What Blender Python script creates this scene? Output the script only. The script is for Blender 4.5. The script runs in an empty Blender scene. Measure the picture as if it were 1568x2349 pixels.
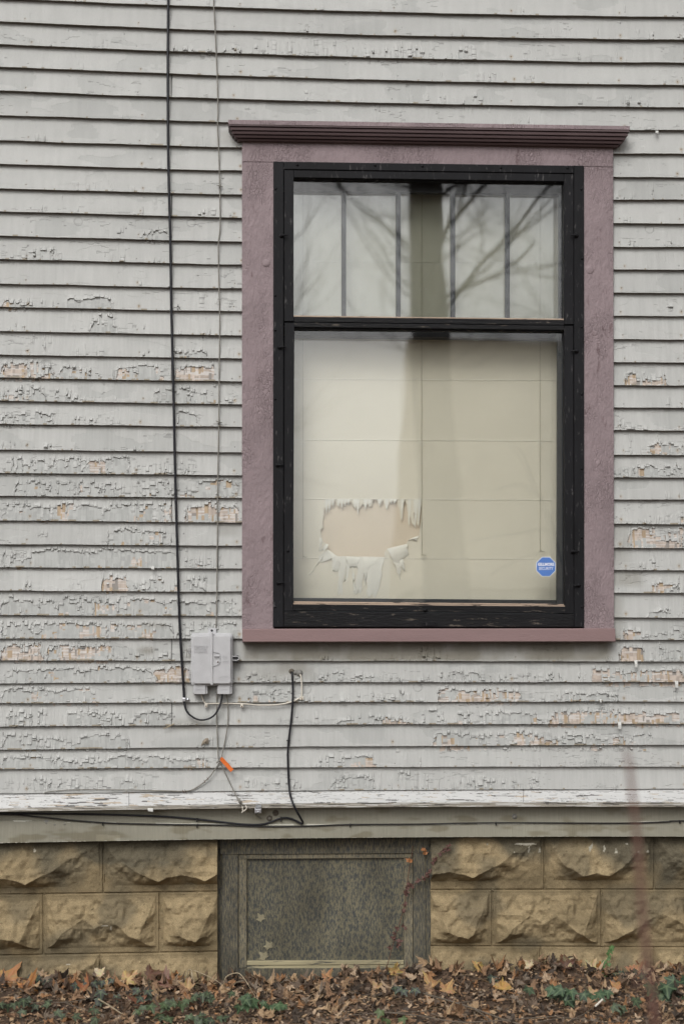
import bpy, bmesh, math, random
import numpy as np
from mathutils import Vector, Matrix
from mathutils.geometry import tessellate_polygon

SC = bpy.context.scene
COL = SC.collection
R = random.Random(7)

# ------------------------------------------------------------------ camera
TH = math.radians(3.6); FOC = 3262.0; DIST = 6.12; EYE = 1.48; CX0 = 784.0; HY = 1469.0
cam_d = bpy.data.cameras.new('camera'); cam = bpy.data.objects.new('camera', cam_d); COL.objects.link(cam)
cam.location = (0, -DIST, EYE); cam.rotation_euler = (math.pi/2, 0, -TH)
cam_d.sensor_fit = 'VERTICAL'; cam_d.sensor_height = 36.0; cam_d.lens = 36.0*FOC/2349.0
cam_d.shift_y = (HY-1174.5)/2349.0
cam_d.clip_end = 500; cam_d.clip_start = 0.05
cam_d.dof.use_dof = True; cam_d.dof.focus_distance = 6.15; cam_d.dof.aperture_fstop = 1.8
SC.camera = cam

# ------------------------------------------------------------------ light
SUN_EL = math.radians(44); SUN_DIR = Vector((-0.35, -0.93, 0)).normalized()
w = bpy.data.worlds.new("World"); SC.world = w; w.use_nodes = True
nt = w.node_tree; nt.nodes.clear()
sky = nt.nodes.new('ShaderNodeTexSky'); sky.sky_type = 'NISHITA'; sky.sun_disc = False
sky.sun_elevation = SUN_EL; sky.sun_rotation = math.atan2(SUN_DIR.x, SUN_DIR.y)
sky.air_density = 1.0; sky.dust_density = 6.0; sky.ozone_density = 1.0
hs = nt.nodes.new('ShaderNodeHueSaturation'); hs.inputs['Saturation'].default_value = 0.12
bg = nt.nodes.new('ShaderNodeBackground'); bg.inputs['Strength'].default_value = 0.15
wo = nt.nodes.new('ShaderNodeOutputWorld')
nt.links.new(sky.outputs[0], hs.inputs['Color']); nt.links.new(hs.outputs[0], bg.inputs[0]); nt.links.new(bg.outputs[0], wo.inputs[0])
sl = bpy.data.lights.new('sun', 'SUN'); sl.energy = 0.65; sl.angle = math.radians(24); sl.color = (1.0, 0.97, 0.93)
so = bpy.data.objects.new('sun', sl); COL.objects.link(so)
sd = (SUN_DIR*math.cos(SUN_EL) + Vector((0, 0, math.sin(SUN_EL))))
so.rotation_euler = sd.to_track_quat('Z', 'Y').to_euler(); so.location = (-5, -8, 9)
SC.view_settings.view_transform = 'Standard'; SC.view_settings.look = 'None'
SC.view_settings.gamma = 1.0; SC.view_settings.exposure = -0.06
SC.cycles.max_bounces = 8; SC.cycles.transparent_max_bounces = 16

# ------------------------------------------------------------------ measured photo coordinates -> world at depth d in front of the wall
ST, CT = math.sin(TH), math.cos(TH)
def WX(x, d):
    t = (x-CX0)/FOC; return (DIST-d)*(ST+t*CT)/(CT-t*ST)
def WZ(x, y, d):
    X = WX(x, d); dep = X*ST+(DIST-d)*CT
    return EYE-(y-HY)/FOC*dep
def W(x, y, d=0.0):
    return Vector((WX(x, d), -d, WZ(x, y, d)))
def ground_pt(x, y, z=0.0):
    dep = FOC*(EYE-z)/(y-HY); t = (x-CX0)/FOC
    # depth = X*ST + Yp*CT ; right = X*CT - Yp*ST = t*depth
    X = t*dep*CT+dep*ST; Yp = dep*CT-t*dep*ST
    return Vector((X, Yp-DIST, z))
def sl_y(x, y):                        # a height read at the casing's left edge, followed along the window's own slope
    return y+(x-555)*(0.0153-(y-330)*(0.0187/1110))

# ------------------------------------------------------------------ noise
class VN:
    def __init__(s, seed): s.t = np.random.RandomState(seed).rand(256, 256)
    def __call__(s, x, y, linear=False):
        x = np.asarray(x, float); y = np.asarray(y, float)
        xi = np.floor(x).astype(int); yi = np.floor(y).astype(int)
        fx = x-xi; fy = y-yi
        if not linear: fx = fx*fx*(3-2*fx); fy = fy*fy*(3-2*fy)
        a = s.t[xi & 255, yi & 255]; b = s.t[(xi+1) & 255, yi & 255]; c = s.t[xi & 255, (yi+1) & 255]; e = s.t[(xi+1) & 255, (yi+1) & 255]
        return (a*(1-fx)+b*fx)*(1-fy)+(c*(1-fx)+e*fx)*fy
def fbm(n, x, y, o=4):
    r = 0; a = 0.5; tot = 0
    for i in range(o):
        r = r+a*n(x*2**i+13.7*i, y*2**i+5.1*i); tot += a; a *= 0.5
    return r/tot
N1, N2, N3, N4, N5 = VN(1), VN(2), VN(3), VN(4), VN(5)
def sm(x, a, b):
    t = np.clip((x-a)/(b-a), 0, 1); return t*t*(3-2*t)
def h01(*k):
    v = 0
    for i, q in enumerate(k): v = v+np.asarray(q, float)*(12.9898, 78.233, 37.719, 93.989)[i]
    s = np.sin(v)*43758.5453; return s-np.floor(s)

# ------------------------------------------------------------------ materials
def nd(t, ty, **kw):
    n = t.nodes.new(ty)
    for k, v in kw.items(): setattr(n, k, v)
    return n
def mat(name, col, rough=0.7, var=0.15, vs=8.0, st=(1, 1, 1), bump=0.3, bs=60.0, bst=None, attr=False, col2=None, thr=(0.5, 0.6), ms=30.0, mst=None,
        metal=0.0, spec=0.35, bdist=0.002, fine=None, crack=0.0, cs=60.0):
    m = bpy.data.materials.new(name); m.use_nodes = True; t = m.node_tree; L = t.links.new
    p = t.nodes['Principled BSDF']; p.inputs['Roughness'].default_value = rough; p.inputs['Metallic'].default_value = metal
    p.inputs['Specular IOR Level'].default_value = spec
    tc = nd(t, 'ShaderNodeTexCoord')
    def noise(scale, stretch, detail=6, rg=0.6):
        mp = nd(t, 'ShaderNodeMapping'); mp.inputs['Scale'].default_value = stretch; L(tc.outputs['Object'], mp.inputs[0])
        n = nd(t, 'ShaderNodeTexNoise'); n.inputs['Scale'].default_value = scale; n.inputs['Detail'].default_value = detail; n.inputs['Roughness'].default_value = rg
        L(mp.outputs[0], n.inputs['Vector']); return n.outputs[0]
    if attr:
        a = nd(t, 'ShaderNodeAttribute'); a.attribute_name = 'Col'; c = a.outputs['Color']
    else:
        c_ = nd(t, 'ShaderNodeRGB'); c_.outputs[0].default_value = (*col, 1); c = c_.outputs[0]
    if col2 is not None:
        mr = nd(t, 'ShaderNodeMapRange'); mr.inputs[1].default_value = thr[0]; mr.inputs[2].default_value = thr[1]
        L(noise(ms, mst or st, 5, 0.65), mr.inputs[0])
        mx = nd(t, 'ShaderNodeMix', data_type='RGBA'); L(mr.outputs[0], mx.inputs[0]); L(c, mx.inputs[6]); mx.inputs[7].default_value = (*col2, 1); c = mx.outputs[2]
    def mul(c, fac_out, amt):
        mr = nd(t, 'ShaderNodeMapRange'); mr.inputs[1].default_value = 0.25; mr.inputs[2].default_value = 0.75
        mr.inputs[3].default_value = 1-amt; mr.inputs[4].default_value = 1+amt; L(fac_out, mr.inputs[0])
        vm = nd(t, 'ShaderNodeVectorMath', operation='SCALE'); L(c, vm.inputs[0]); L(mr.outputs[0], vm.inputs['Scale']); return vm.outputs[0]
    c = mul(c, noise(vs, st), var)
    if fine: c = mul(c, noise(fine[0], fine[2] if len(fine) > 2 else (1, 1, 1), 3), fine[1])
    L(c, p.inputs['Base Color'])
    if bump:
        b = nd(t, 'ShaderNodeBump'); b.inputs['Strength'].default_value = bump; b.inputs['Distance'].default_value = bdist
        L(noise(bs, bst or st, 5), b.inputs['Height'])
        if crack:
            mp = nd(t, 'ShaderNodeMapping'); mp.inputs['Scale'].default_value = (1, 1, 0.45); L(tc.outputs['Object'], mp.inputs[0])
            ns = nd(t, 'ShaderNodeTexNoise'); ns.inputs['Scale'].default_value = 25; L(mp.outputs[0], ns.inputs['Vector'])
            mxv = nd(t, 'ShaderNodeMix', data_type='RGBA'); mxv.inputs[0].default_value = 0.04; L(mp.outputs[0], mxv.inputs[6]); L(ns.outputs['Color'], mxv.inputs[7])
            vo = nd(t, 'ShaderNodeTexVoronoi', feature='DISTANCE_TO_EDGE'); vo.inputs['Scale'].default_value = cs; L(mxv.outputs[2], vo.inputs['Vector'])
            mr = nd(t, 'ShaderNodeMapRange'); mr.inputs[1].default_value = 0.0; mr.inputs[2].default_value = 0.12; L(vo.outputs['Distance'], mr.inputs[0])
            # cracks only in patches
            mk = nd(t, 'ShaderNodeMapRange'); mk.inputs[1].default_value = 0.46; mk.inputs[2].default_value = 0.6; L(noise(7, (1, 1, 0.5), 3), mk.inputs[0])
            mm = nd(t, 'ShaderNodeMath', operation='MULTIPLY_ADD'); 
            inv = nd(t, 'ShaderNodeMath', operation='SUBTRACT'); inv.inputs[1].default_value = 1.0; L(mr.outputs[0], inv.inputs[0])
            L(inv.outputs[0], mm.inputs[0]); L(mk.outputs[0], mm.inputs[1]); mm.inputs[2].default_value = 1.0
            b2 = nd(t, 'ShaderNodeBump'); b2.inputs['Strength'].default_value = crack; b2.inputs['Distance'].default_value = 0.003
            L(mm.outputs[0], b2.inputs['Height']); L(b.outputs[0], b2.inputs['Normal']); b = b2
        L(b.outputs[0], p.inputs['Normal'])
    return m

M = {}
M['siding'] = mat('weathered_siding_paint', (1, 1, 1), 0.62, 0.05, 5, attr=True, bump=0.35, bs=1.0, bst=(300, 300, 9), bdist=0.003, fine=(1.0, 0.045, (500, 500, 30)))
M['ledge'] = mat('white_ledge_paint', (1, 1, 1), 0.6, 0.05, 5, attr=True, bump=0.5, bs=1.0, bst=(18, 60, 500), bdist=0.0015, fine=(1.0, 0.05, (25, 100, 500)))
M['stone'] = mat('cast_stone_block', (1, 1, 1), 0.95, 0.10, 14, attr=True, bump=0.9, bs=260, bdist=0.002, fine=(300, 0.34), spec=0.1)
M['mauve'] = mat('mauve_trim_paint', (0.250, 0.195, 0.203), 0.6, 0.14, 6, bump=1.0, bs=60, bst=(1, 1, .5), bdist=0.006, crack=0.7, cs=110, fine=(160, 0.07), col2=(0.175, 0.125, 0.13), thr=(0.63, 0.68), ms=16, mst=(1.6, 1, .6))
M['sill'] = mat('mauve_sill_paint', (0.245, 0.165, 0.162), 0.5, 0.10, 5, st=(0.4, 1, 2), bump=0.7, bs=150, bst=(0.4, 1, 1.6), bdist=0.0018, col2=(0.33, 0.26, 0.25), thr=(0.68, 0.75), ms=45, mst=(0.25, 1, 2))
M['cornice'] = mat('shaded_mauve_cornice', (0.115, 0.080, 0.082), 0.5, 0.10, 4, bump=0.4, bs=120, bst=(0.3, 1, 1), bdist=0.001)  # mauve trim darkened: the shade on the mouldings is put into the colour
M['black'] = mat('black_frame_paint', (0.009, 0.009, 0.0105), 0.62, 0.35, 9, st=(1, 1, 0.4), bump=0.6, bs=120, bst=(1, 1, 0.25), bdist=0.002, col2=(0.075, 0.072, 0.072), thr=(0.60, 0.70), ms=70, mst=(1, 1, 0.3), spec=0.18)
M['blackh'] = mat('black_rail_paint', (0.009, 0.009, 0.010), 0.52, 0.35, 9, st=(0.4, 1, 1), bump=0.9, bs=120, bst=(0.22, 1, 1), bdist=0.003, col2=(0.10, 0.085, 0.07), thr=(0.60, 0.68), ms=80, mst=(0.2, 1, 1), spec=0.18)
M['barewood'] = mat('bare_weathered_wood', (0.40, 0.31, 0.24), 0.85, 0.3, 20, st=(0.2, 1, 1), bump=0.5, bs=200, bst=(0.1, 1, 1), col2=(0.05, 0.04, 0.035), thr=(0.55, 0.62), ms=60, mst=(0.15, 1, 1))
M['sash'] = mat('dark_sash_paint', (0.035, 0.038, 0.042), 0.5, 0.15, 10)
M['shade'] = mat('off_white_paper_shade', (0.83, 0.772, 0.655), 0.9, 0.035, 3, bump=0.25, bs=90, bdist=0.001, fine=(400, 0.05), spec=0.1)
M['tatter'] = mat('torn_white_paper', (0.86, 0.83, 0.76), 0.9, 0.04, 14, bump=0.4, bs=150, bst=(1, 1, 0.2), fine=(300, 0.04), spec=0.1)
M['liner'] = mat('beige_shade_liner', (0.80, 0.68, 0.54), 0.9, 0.04, 4, bump=0.2, bs=90, bdist=0.001, fine=(400, 0.06), spec=0.1)
M['cord'] = mat('shade_cord', (0.46, 0.42, 0.32), 0.8, 0.1)
M['room'] = mat('dim_room_wall', (0.05, 0.045, 0.04), 0.9, 0.1)
M['bwood'] = mat('flaked_basement_frame', (0.055, 0.056, 0.053), 0.8, 0.4, 5, bump=0.9, bs=120, bst=(1, 1, 0.3), bdist=0.003, col2=(0.155, 0.135, 0.088), thr=(0.40, 0.63), ms=170, mst=(1, 1, 0.20), spec=0.25, fine=(220, 0.2))
M['bsash'] = mat('tan_flaked_sash', (0.065, 0.068, 0.064), 0.8, 0.4, 5, bump=0.9, bs=120, bst=(1, 1, 0.3), bdist=0.003, col2=(0.19, 0.165, 0.11), thr=(0.36, 0.56), ms=150, mst=(1, 1, 0.25), spec=0.25, fine=(220, 0.2))
M['bglass'] = mat('mottled_basement_pane', (0.041, 0.046, 0.046), 0.4, 0.42, 5, st=(1, 1, .5), bump=0.25, bs=140, bst=(1, 1, 0.4), bdist=0.001, col2=(0.150, 0.134, 0.088), thr=(0.41, 0.585), ms=190, mst=(1, 1, 0.34), spec=0.5, fine=(160, 0.2))
M['bsill'] = mat('worn_basement_sill', (0.33, 0.29, 0.18), 0.8, 0.25, 9, st=(0.3, 1, 1), bump=0.6, bs=150, bst=(.1, 1, 1), col2=(0.09, 0.085, 0.07), thr=(0.58, 0.66), ms=70, mst=(.12, 1, 1))
M['plastic'] = mat('grey_moulded_plastic', (0.46, 0.46, 0.468), 0.55, 0.09, 22, bump=0.12, bs=600, bdist=0.0005, fine=(300, 0.04))
M['plasticd'] = mat('shaded_plastic_hole', (0.03, 0.03, 0.032), 0.6, 0.1)
M['blackcable'] = mat('black_cable_jacket', (0.012, 0.012, 0.016), 0.42, 0.3, 30, bump=0.1)
M['oldcable'] = mat('dusty_black_cable', (0.022, 0.021, 0.020), 0.6, 0.5, 60, bump=0.3, col2=(0.07, 0.06, 0.05), thr=(0.62, 0.7), ms=120)
M['greywire'] = mat('grey_wire_jacket', (0.21, 0.20, 0.175), 0.6, 0.2, 40, bump=0.2)
M['whitewire'] = mat('cream_wire_jacket', (0.62, 0.58, 0.50), 0.5, 0.08, 30, col2=(0.3, 0.26, 0.2), thr=(0.62, 0.72), ms=60)
M['metal'] = mat('zinc_metal', (0.62, 0.63, 0.66), 0.3, 0.1, metal=0.9, bump=0.1)
M['rust'] = mat('rusty_iron', (0.10, 0.055, 0.035), 0.8, 0.3, 80)
M['orange'] = mat('orange_plastic_tag', (0.62, 0.13, 0.012), 0.5, 0.08, 40, col2=(0.35, 0.07, 0.01), thr=(0.58, 0.62), ms=260, mst=(1, 1, 1))
M['putty'] = mat('grey_putty', (0.20, 0.195, 0.18), 0.6, 0.15, 50)
M['dirtyputty'] = mat('grimy_putty', (0.11, 0.095, 0.075), 0.85, 0.3, 60)
M['stblue'] = mat('blue_sticker', (0.085, 0.19, 0.50), 0.4, 0.04, bump=0)
M['stwhite'] = mat('white_sticker_print', (0.75, 0.78, 0.82), 0.4, 0.02, bump=0)
M['soil'] = mat('leaf_mould_soil', (0.075, 0.050, 0.034), 0.95, 0.45, 30, bump=1.0, bs=60, bdist=0.01, col2=(0.14, 0.09, 0.058), thr=(0.5, 0.6), ms=40)
M['litter'] = mat('dead_leaf_litter', (1, 1, 1), 0.75, 0.22, 60, attr=True, bump=0.3, bs=150, fine=(180, 0.12), spec=0.3)
M['leaf'] = mat('dry_maple_leaf', (1, 1, 1), 0.6, 0.18, 40, attr=True, bump=0.4, bs=120, fine=(120, 0.1), spec=0.35)
M['ivy'] = mat('ivy_leaf', (1, 1, 1), 0.5, 0.15, 40, attr=True, bump=0.3, bs=110, spec=0.25)
M['twig'] = mat('grey_brown_twig', (0.13, 0.105, 0.08), 0.85, 0.3, 60)
M['paletwig'] = mat('pale_dead_stem', (0.33, 0.27, 0.18), 0.8, 0.25, 60)
M['vine'] = mat('brown_vine_stem', (0.11, 0.060, 0.038), 0.8, 0.3, 60)
M['redstem'] = mat('reddish_brown_stem', (0.15, 0.078, 0.06), 0.7, 0.2, 30)
M['bark'] = mat('tree_bark', (0.06, 0.055, 0.048), 0.95, 0.3, 8, bump=0.5, bs=20)
M['nhouse'] = mat('neighbour_siding', (0.66, 0.58, 0.46), 0.8, 0.1, 2)
M['nroof'] = mat('neighbour_shingles', (0.62, 0.56, 0.46), 0.9, 0.1, 2)
M['flake'] = mat('grey_white_paint_chip', (0.56, 0.56, 0.53), 0.7, 0.1, 60)
M['cocoon'] = mat('papery_brown_leaf', (0.26, 0.22, 0.17), 0.85, 0.3, 90)

g = bpy.data.materials.new('old_window_glass'); g.use_nodes = True; t = g.node_tree; t.nodes.clear()
out = nd(t, 'ShaderNodeOutputMaterial'); mx = nd(t, 'ShaderNodeMixShader'); tr = nd(t, 'ShaderNodeBsdfTransparent'); gl = nd(t, 'ShaderNodeBsdfGlossy')
gl.inputs['Roughness'].default_value = 0.015; tr.inputs[0].default_value = (0.98, 0.985, 0.98, 1)
fr = nd(t, 'ShaderNodeLayerWeight'); pw = nd(t, 'ShaderNodeMath', operation='POWER'); pw.inputs[1].default_value = 5.0
m2 = nd(t, 'ShaderNodeMath', operation='MULTIPLY_ADD'); m2.inputs[1].default_value = 0.9; m2.inputs[2].default_value = 0.072
tc = nd(t, 'ShaderNodeTexCoord'); mp = nd(t, 'ShaderNodeMapping'); mp.inputs['Scale'].default_value = (1, 1, .5)
no = nd(t, 'ShaderNodeTexNoise'); no.inputs['Scale'].default_value = 3.5; no.inputs['Detail'].default_value = 1.5
bu = nd(t, 'ShaderNodeBump'); bu.inputs['Strength'].default_value = 0.5; bu.inputs['Distance'].default_value = 0.0012
t.links.new(tc.outputs['Object'], mp.inputs[0]); t.links.new(mp.outputs[0], no.inputs['Vector']); t.links.new(no.outputs[0], bu.inputs['Height'])
t.links.new(bu.outputs[0], gl.inputs['Normal'])
t.links.new(fr.outputs['Facing'], pw.inputs[0]); t.links.new(pw.outputs[0], m2.inputs[0]); t.links.new(m2.outputs[0], mx.inputs[0]); t.links.new(tr.outputs[0], mx.inputs[1]); t.links.new(gl.outputs[0], mx.inputs[2]); t.links.new(mx.outputs[0], out.inputs[0])
M['glass'] = g
g2 = g.copy(); g2.name = 'grimy_inner_glass'; M['glass2'] = g2
for n_ in g2.node_tree.nodes:
    if n_.type == 'BSDF_TRANSPARENT': n_.inputs[0].default_value = (0.86, 0.875, 0.865, 1)
    if n_.type == 'MATH' and n_.operation == 'MULTIPLY_ADD': n_.inputs[2].default_value = 0.17

# ------------------------------------------------------------------ object helpers
def tag(o, label, cat, group=None, kind=None):
    if label: o['label'] = label
    if cat: o['category'] = cat
    if group: o['group'] = group
    if kind: o['kind'] = kind
    return o
def empty(name, loc, label, cat, group=None):
    o = bpy.data.objects.new(name, None); COL.objects.link(o); o.location = loc; o.empty_display_size = 0.05
    return tag(o, label, cat, group)
def link(o, parent=None):
    COL.objects.link(o)
    if parent is not None:
        o.parent = parent
        pl = parent; tot = Vector((0, 0, 0))
        while pl is not None: tot += pl.location; pl = pl.parent
        o.location = -tot           # children are modelled in world coordinates, parents only translate
        if o.type == 'MESH':        # bake so that the child's own origin sits with its parent
            o.data.transform(Matrix.Translation(-tot)); o.location = (0, 0, 0)
    return o
class MB:
    def __init__(s): s.v = []; s.f = []; s.c = []
    def add(s, vs, fs, col=None):
        o = len(s.v); s.v += [tuple(v) for v in vs]; s.f += [tuple(i+o for i in f) for f in fs]
        if col is not None:
            s.c += [tuple(c) for c in col] if hasattr(col[0], '__len__') else [tuple(col)]*len(vs)
        return s
    def slab(s, q, d0, d1, bev=0.0):
        """q = four photo points TL TR BR BL seen at front depth d1; goes straight back to d0"""
        fr = [W(x, y, d1) for x, y in q]; cen = sum(fr, Vector())/4
        bk = [Vector((p.x, -d0, p.z)) for p in fr]
        if bev:
            md = [Vector((p.x, -d1+bev, p.z)) for p in fr]
            ins = []
            for i, p in enumerate(fr):
                a = (fr[i-1]-p).normalized(); b = (fr[(i+1) % 4]-p).normalized(); ins.append(p+(a+b)*bev)
            s.add(ins+md+bk, [(3, 2, 1, 0)]+[(i, (i+1) % 4, (i+1) % 4+4, i+4) for i in range(4)]+[(i+4, (i+1) % 4+4, (i+1) % 4+8, i+8) for i in range(4)]+[(8, 9, 10, 11)])
        else:
            s.add(fr+bk, [(3, 2, 1, 0)]+[(i, (i+1) % 4, (i+1) % 4+4, i+4) for i in range(4)]+[(4, 5, 6, 7)])
        return s
    def tube(s, pts, r, n=8, cap=True, smooth=True, flat=1.0, col=None):
        P = [Vector(p) for p in pts]
        rr = list(r) if hasattr(r, '__len__') else [r]*len(P)
        if smooth and len(P) > 2:
            Q = []; RR = []
            for i in range(len(P)-1):
                p0 = P[max(i-1, 0)]; p1 = P[i]; p2 = P[i+1]; p3 = P[min(i+2, len(P)-1)]
                for k in range(5):
                    u = k/5; Q.append(0.5*((2*p1)+(p2-p0)*u+(2*p0-5*p1+4*p2-p3)*u*u+(3*p1-p0-3*p2+p3)*u**3)); RR.append(rr[i]*(1-u)+rr[i+1]*u)
            Q.append(P[-1]); RR.append(rr[-1]); P, rr = Q, RR
        vs = []; prev = None
        for i, p in enumerate(P):
            tg = (P[min(i+1, len(P)-1)]-P[max(i-1, 0)]); tg = tg.normalized() if tg.length > 1e-9 else Vector((0, 0, 1))
            if prev is None:
                a = Vector((0, 1, 0)) if abs(tg.y) < 0.9 else Vector((1, 0, 0)); prev = (a-tg*a.dot(tg)).normalized()
            else:
                q = prev-tg*prev.dot(tg); prev = q.normalized() if q.length > 1e-6 else prev
            b = tg.cross(prev)
            for k in range(n):
                an = 2*math.pi*k/n; vs.append(p+prev*math.cos(an)*rr[i]*flat+b*math.sin(an)*rr[i])
        fs = [(i*n+k, i*n+(k+1) % n, (i+1)*n+(k+1) % n, (i+1)*n+k) for i in range(len(P)-1) for k in range(n)]
        if cap: fs += [tuple(range(n))[::-1], tuple((len(P)-1)*n+k for k in range(n))]
        s.add(vs, fs, col); return s
    def dome(s, c, r, h, n=10, rings=3):
        """low dome facing the camera (-y) on a vertical surface"""
        vs = []; 
        for j in range(rings):
            a = j/rings*math.pi/2
            for k in range(n):
                t_ = 2*math.pi*k/n; vs.append((c[0]+r*math.cos(a)*math.cos(t_), c[1]-h*math.sin(a), c[2]+r*math.cos(a)*math.sin(t_)))
        vs.append((c[0], c[1]-h, c[2])); fs = [(j*n+k, j*n+(k+1) % n, (j+1)*n+(k+1) % n, (j+1)*n+k) for j in range(rings-1) for k in range(n)]
        fs += [((rings-1)*n+k, (rings-1)*n+(k+1) % n, rings*n) for k in range(n)]
        s.add(vs, fs); return s
    def rrect(s, X0, X1, Z0, Z1, r, y0, y1, ch, n=6):
        """rounded rectangle extruded from y0 (wall) to y1 (towards camera, smaller y) with chamfer ch"""
        def ring(ins, y):
            o = []
            rr = max(r-ins*0.6, 0.001)
            for (cx, cz, a0) in ((X1-ins-rr, Z1-ins-rr, 0), (X0+ins+rr, Z1-ins-rr, 90), (X0+ins+rr, Z0+ins+rr, 180), (X1-ins-rr, Z0+ins+rr, 270)):
                for k in range(n+1):
                    a = math.radians(a0+90*k/n); o.append((cx+rr*math.cos(a), y, cz+rr*math.sin(a)))
            return o
        rings = [ring(0, y0), ring(0, y1+ch), ring(ch*0.3, y1+ch*0.3), ring(ch, y1)]
        m = len(rings[0]); vs = sum(rings, [])
        fs = [(j*m+k, j*m+(k+1) % m, (j+1)*m+(k+1) % m, (j+1)*m+k) for j in range(3) for k in range(m)]
        fs += [tuple(range(3*m, 4*m)), tuple(range(m))[::-1]]
        s.add(vs, fs); return s
    def build(s, name, m, parent=None, label=None, smooth=False, bevel=0.0, recalc=True):
        me = bpy.data.meshes.new(name); me.from_pydata(s.v, [], s.f); me.materials.append(m)
        if s.c and len(s.c) == len(s.v):
            ca = me.color_attributes.new('Col', 'FLOAT_COLOR', 'POINT'); ca.data.foreach_set('color', np.array([(*c[:3], 1.0) for c in s.c], dtype=np.float32).ravel())
        if recalc:
            bm = bmesh.new(); bm.from_mesh(me); bmesh.ops.recalc_face_normals(bm, faces=bm.faces)
            if bevel: bmesh.ops.bevel(bm, geom=list(bm.edges), offset=bevel, segments=2, affect='EDGES', clamp_overlap=True)
            bm.to_mesh(me); bm.free()
        if smooth: me.shade_smooth()
        o = bpy.data.objects.new(name, me); link(o, parent)
        if label: o['label'] = label
        return o
def np_mesh(name, V, F, C, m, parent=None, smooth=False):
    me = bpy.data.meshes.new(name); nv = len(V); nf = len(F)
    me.vertices.add(nv); me.vertices.foreach_set('co', np.ascontiguousarray(V, dtype=np.float32).ravel())
    me.loops.add(nf*4); me.loops.foreach_set('vertex_index', np.ascontiguousarray(F, dtype=np.int32).ravel())
    me.polygons.add(nf); me.polygons.foreach_set('loop_start', np.arange(0, nf*4, 4, dtype=np.int32))
    me.update(calc_edges=True)
    if smooth: me.shade_smooth()
    else: me.shade_flat()
    if C is not None:
        ca = me.color_attributes.new('Col', 'FLOAT_COLOR', 'POINT')
        ca.data.foreach_set('color', np.ascontiguousarray(np.concatenate([C, np.ones((nv, 1))], 1), dtype=np.float32).ravel())
    me.materials.append(m); o = bpy.data.objects.new(name, me); link(o, parent); return o
def grid_faces(ny, nx, keep=None, off=0):
    i = np.arange(ny-1)[:, None]*nx+np.arange(nx-1)[None, :]
    F = np.stack([i, i+1, i+nx+1, i+nx], -1)
    if keep is not None: F = F[keep]
    return F.reshape(-1, 4)+off

# ================================================================== THE HOUSE WALL
house = empty('house', (0, 0, 0), 'old house wall of peeling grey clapboards on tan rock-faced block foundation', 'house')

# ---- clapboards: butt lines read at the photo's left and right edge (native pixels)
LL = [80, 163, 245, 332, 421, 514, 600, 690, 773, 863, 948, 1037, 1122, 1211, 1297, 1381, 1466, 1550, 1644, 1729, 1814, 1904, 1990, 2075, 2160, 2249, 2334, 2416, 2498, 2572, 2657, 2741, 2813, 2902]
RR_ = [147, 231, 312, 394, 477, 564, 649, 732, 819, 905, 988, 1073, 1157, 1242, 1326, 1411, 1492, 1575, 1664, 1747, 1828, 1917, 2004, 2086, 2169, 2259, 2340, 2420, 2495, 2566, 2647, 2724, 2804, 2885]
LL = [80-86*k for k in range(7, 0, -1)]+LL; RR_ = [147-84*k for k in range(7, 0, -1)]+RR_
NS = 1.5944
def bline(l, r, x):
    u = np.clip((x-784)/784, -1, 1); yn = l+(r-l)*x/1568.0
    return (yn+12*(1-u*u)*(2200-yn)/2100)/NS
xs_f = np.arange(-12, 1581, 1.12)
xs = np.concatenate([np.arange(-520, -12, 14.0), xs_f, np.arange(1590, 2120, 14.0)])
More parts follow.
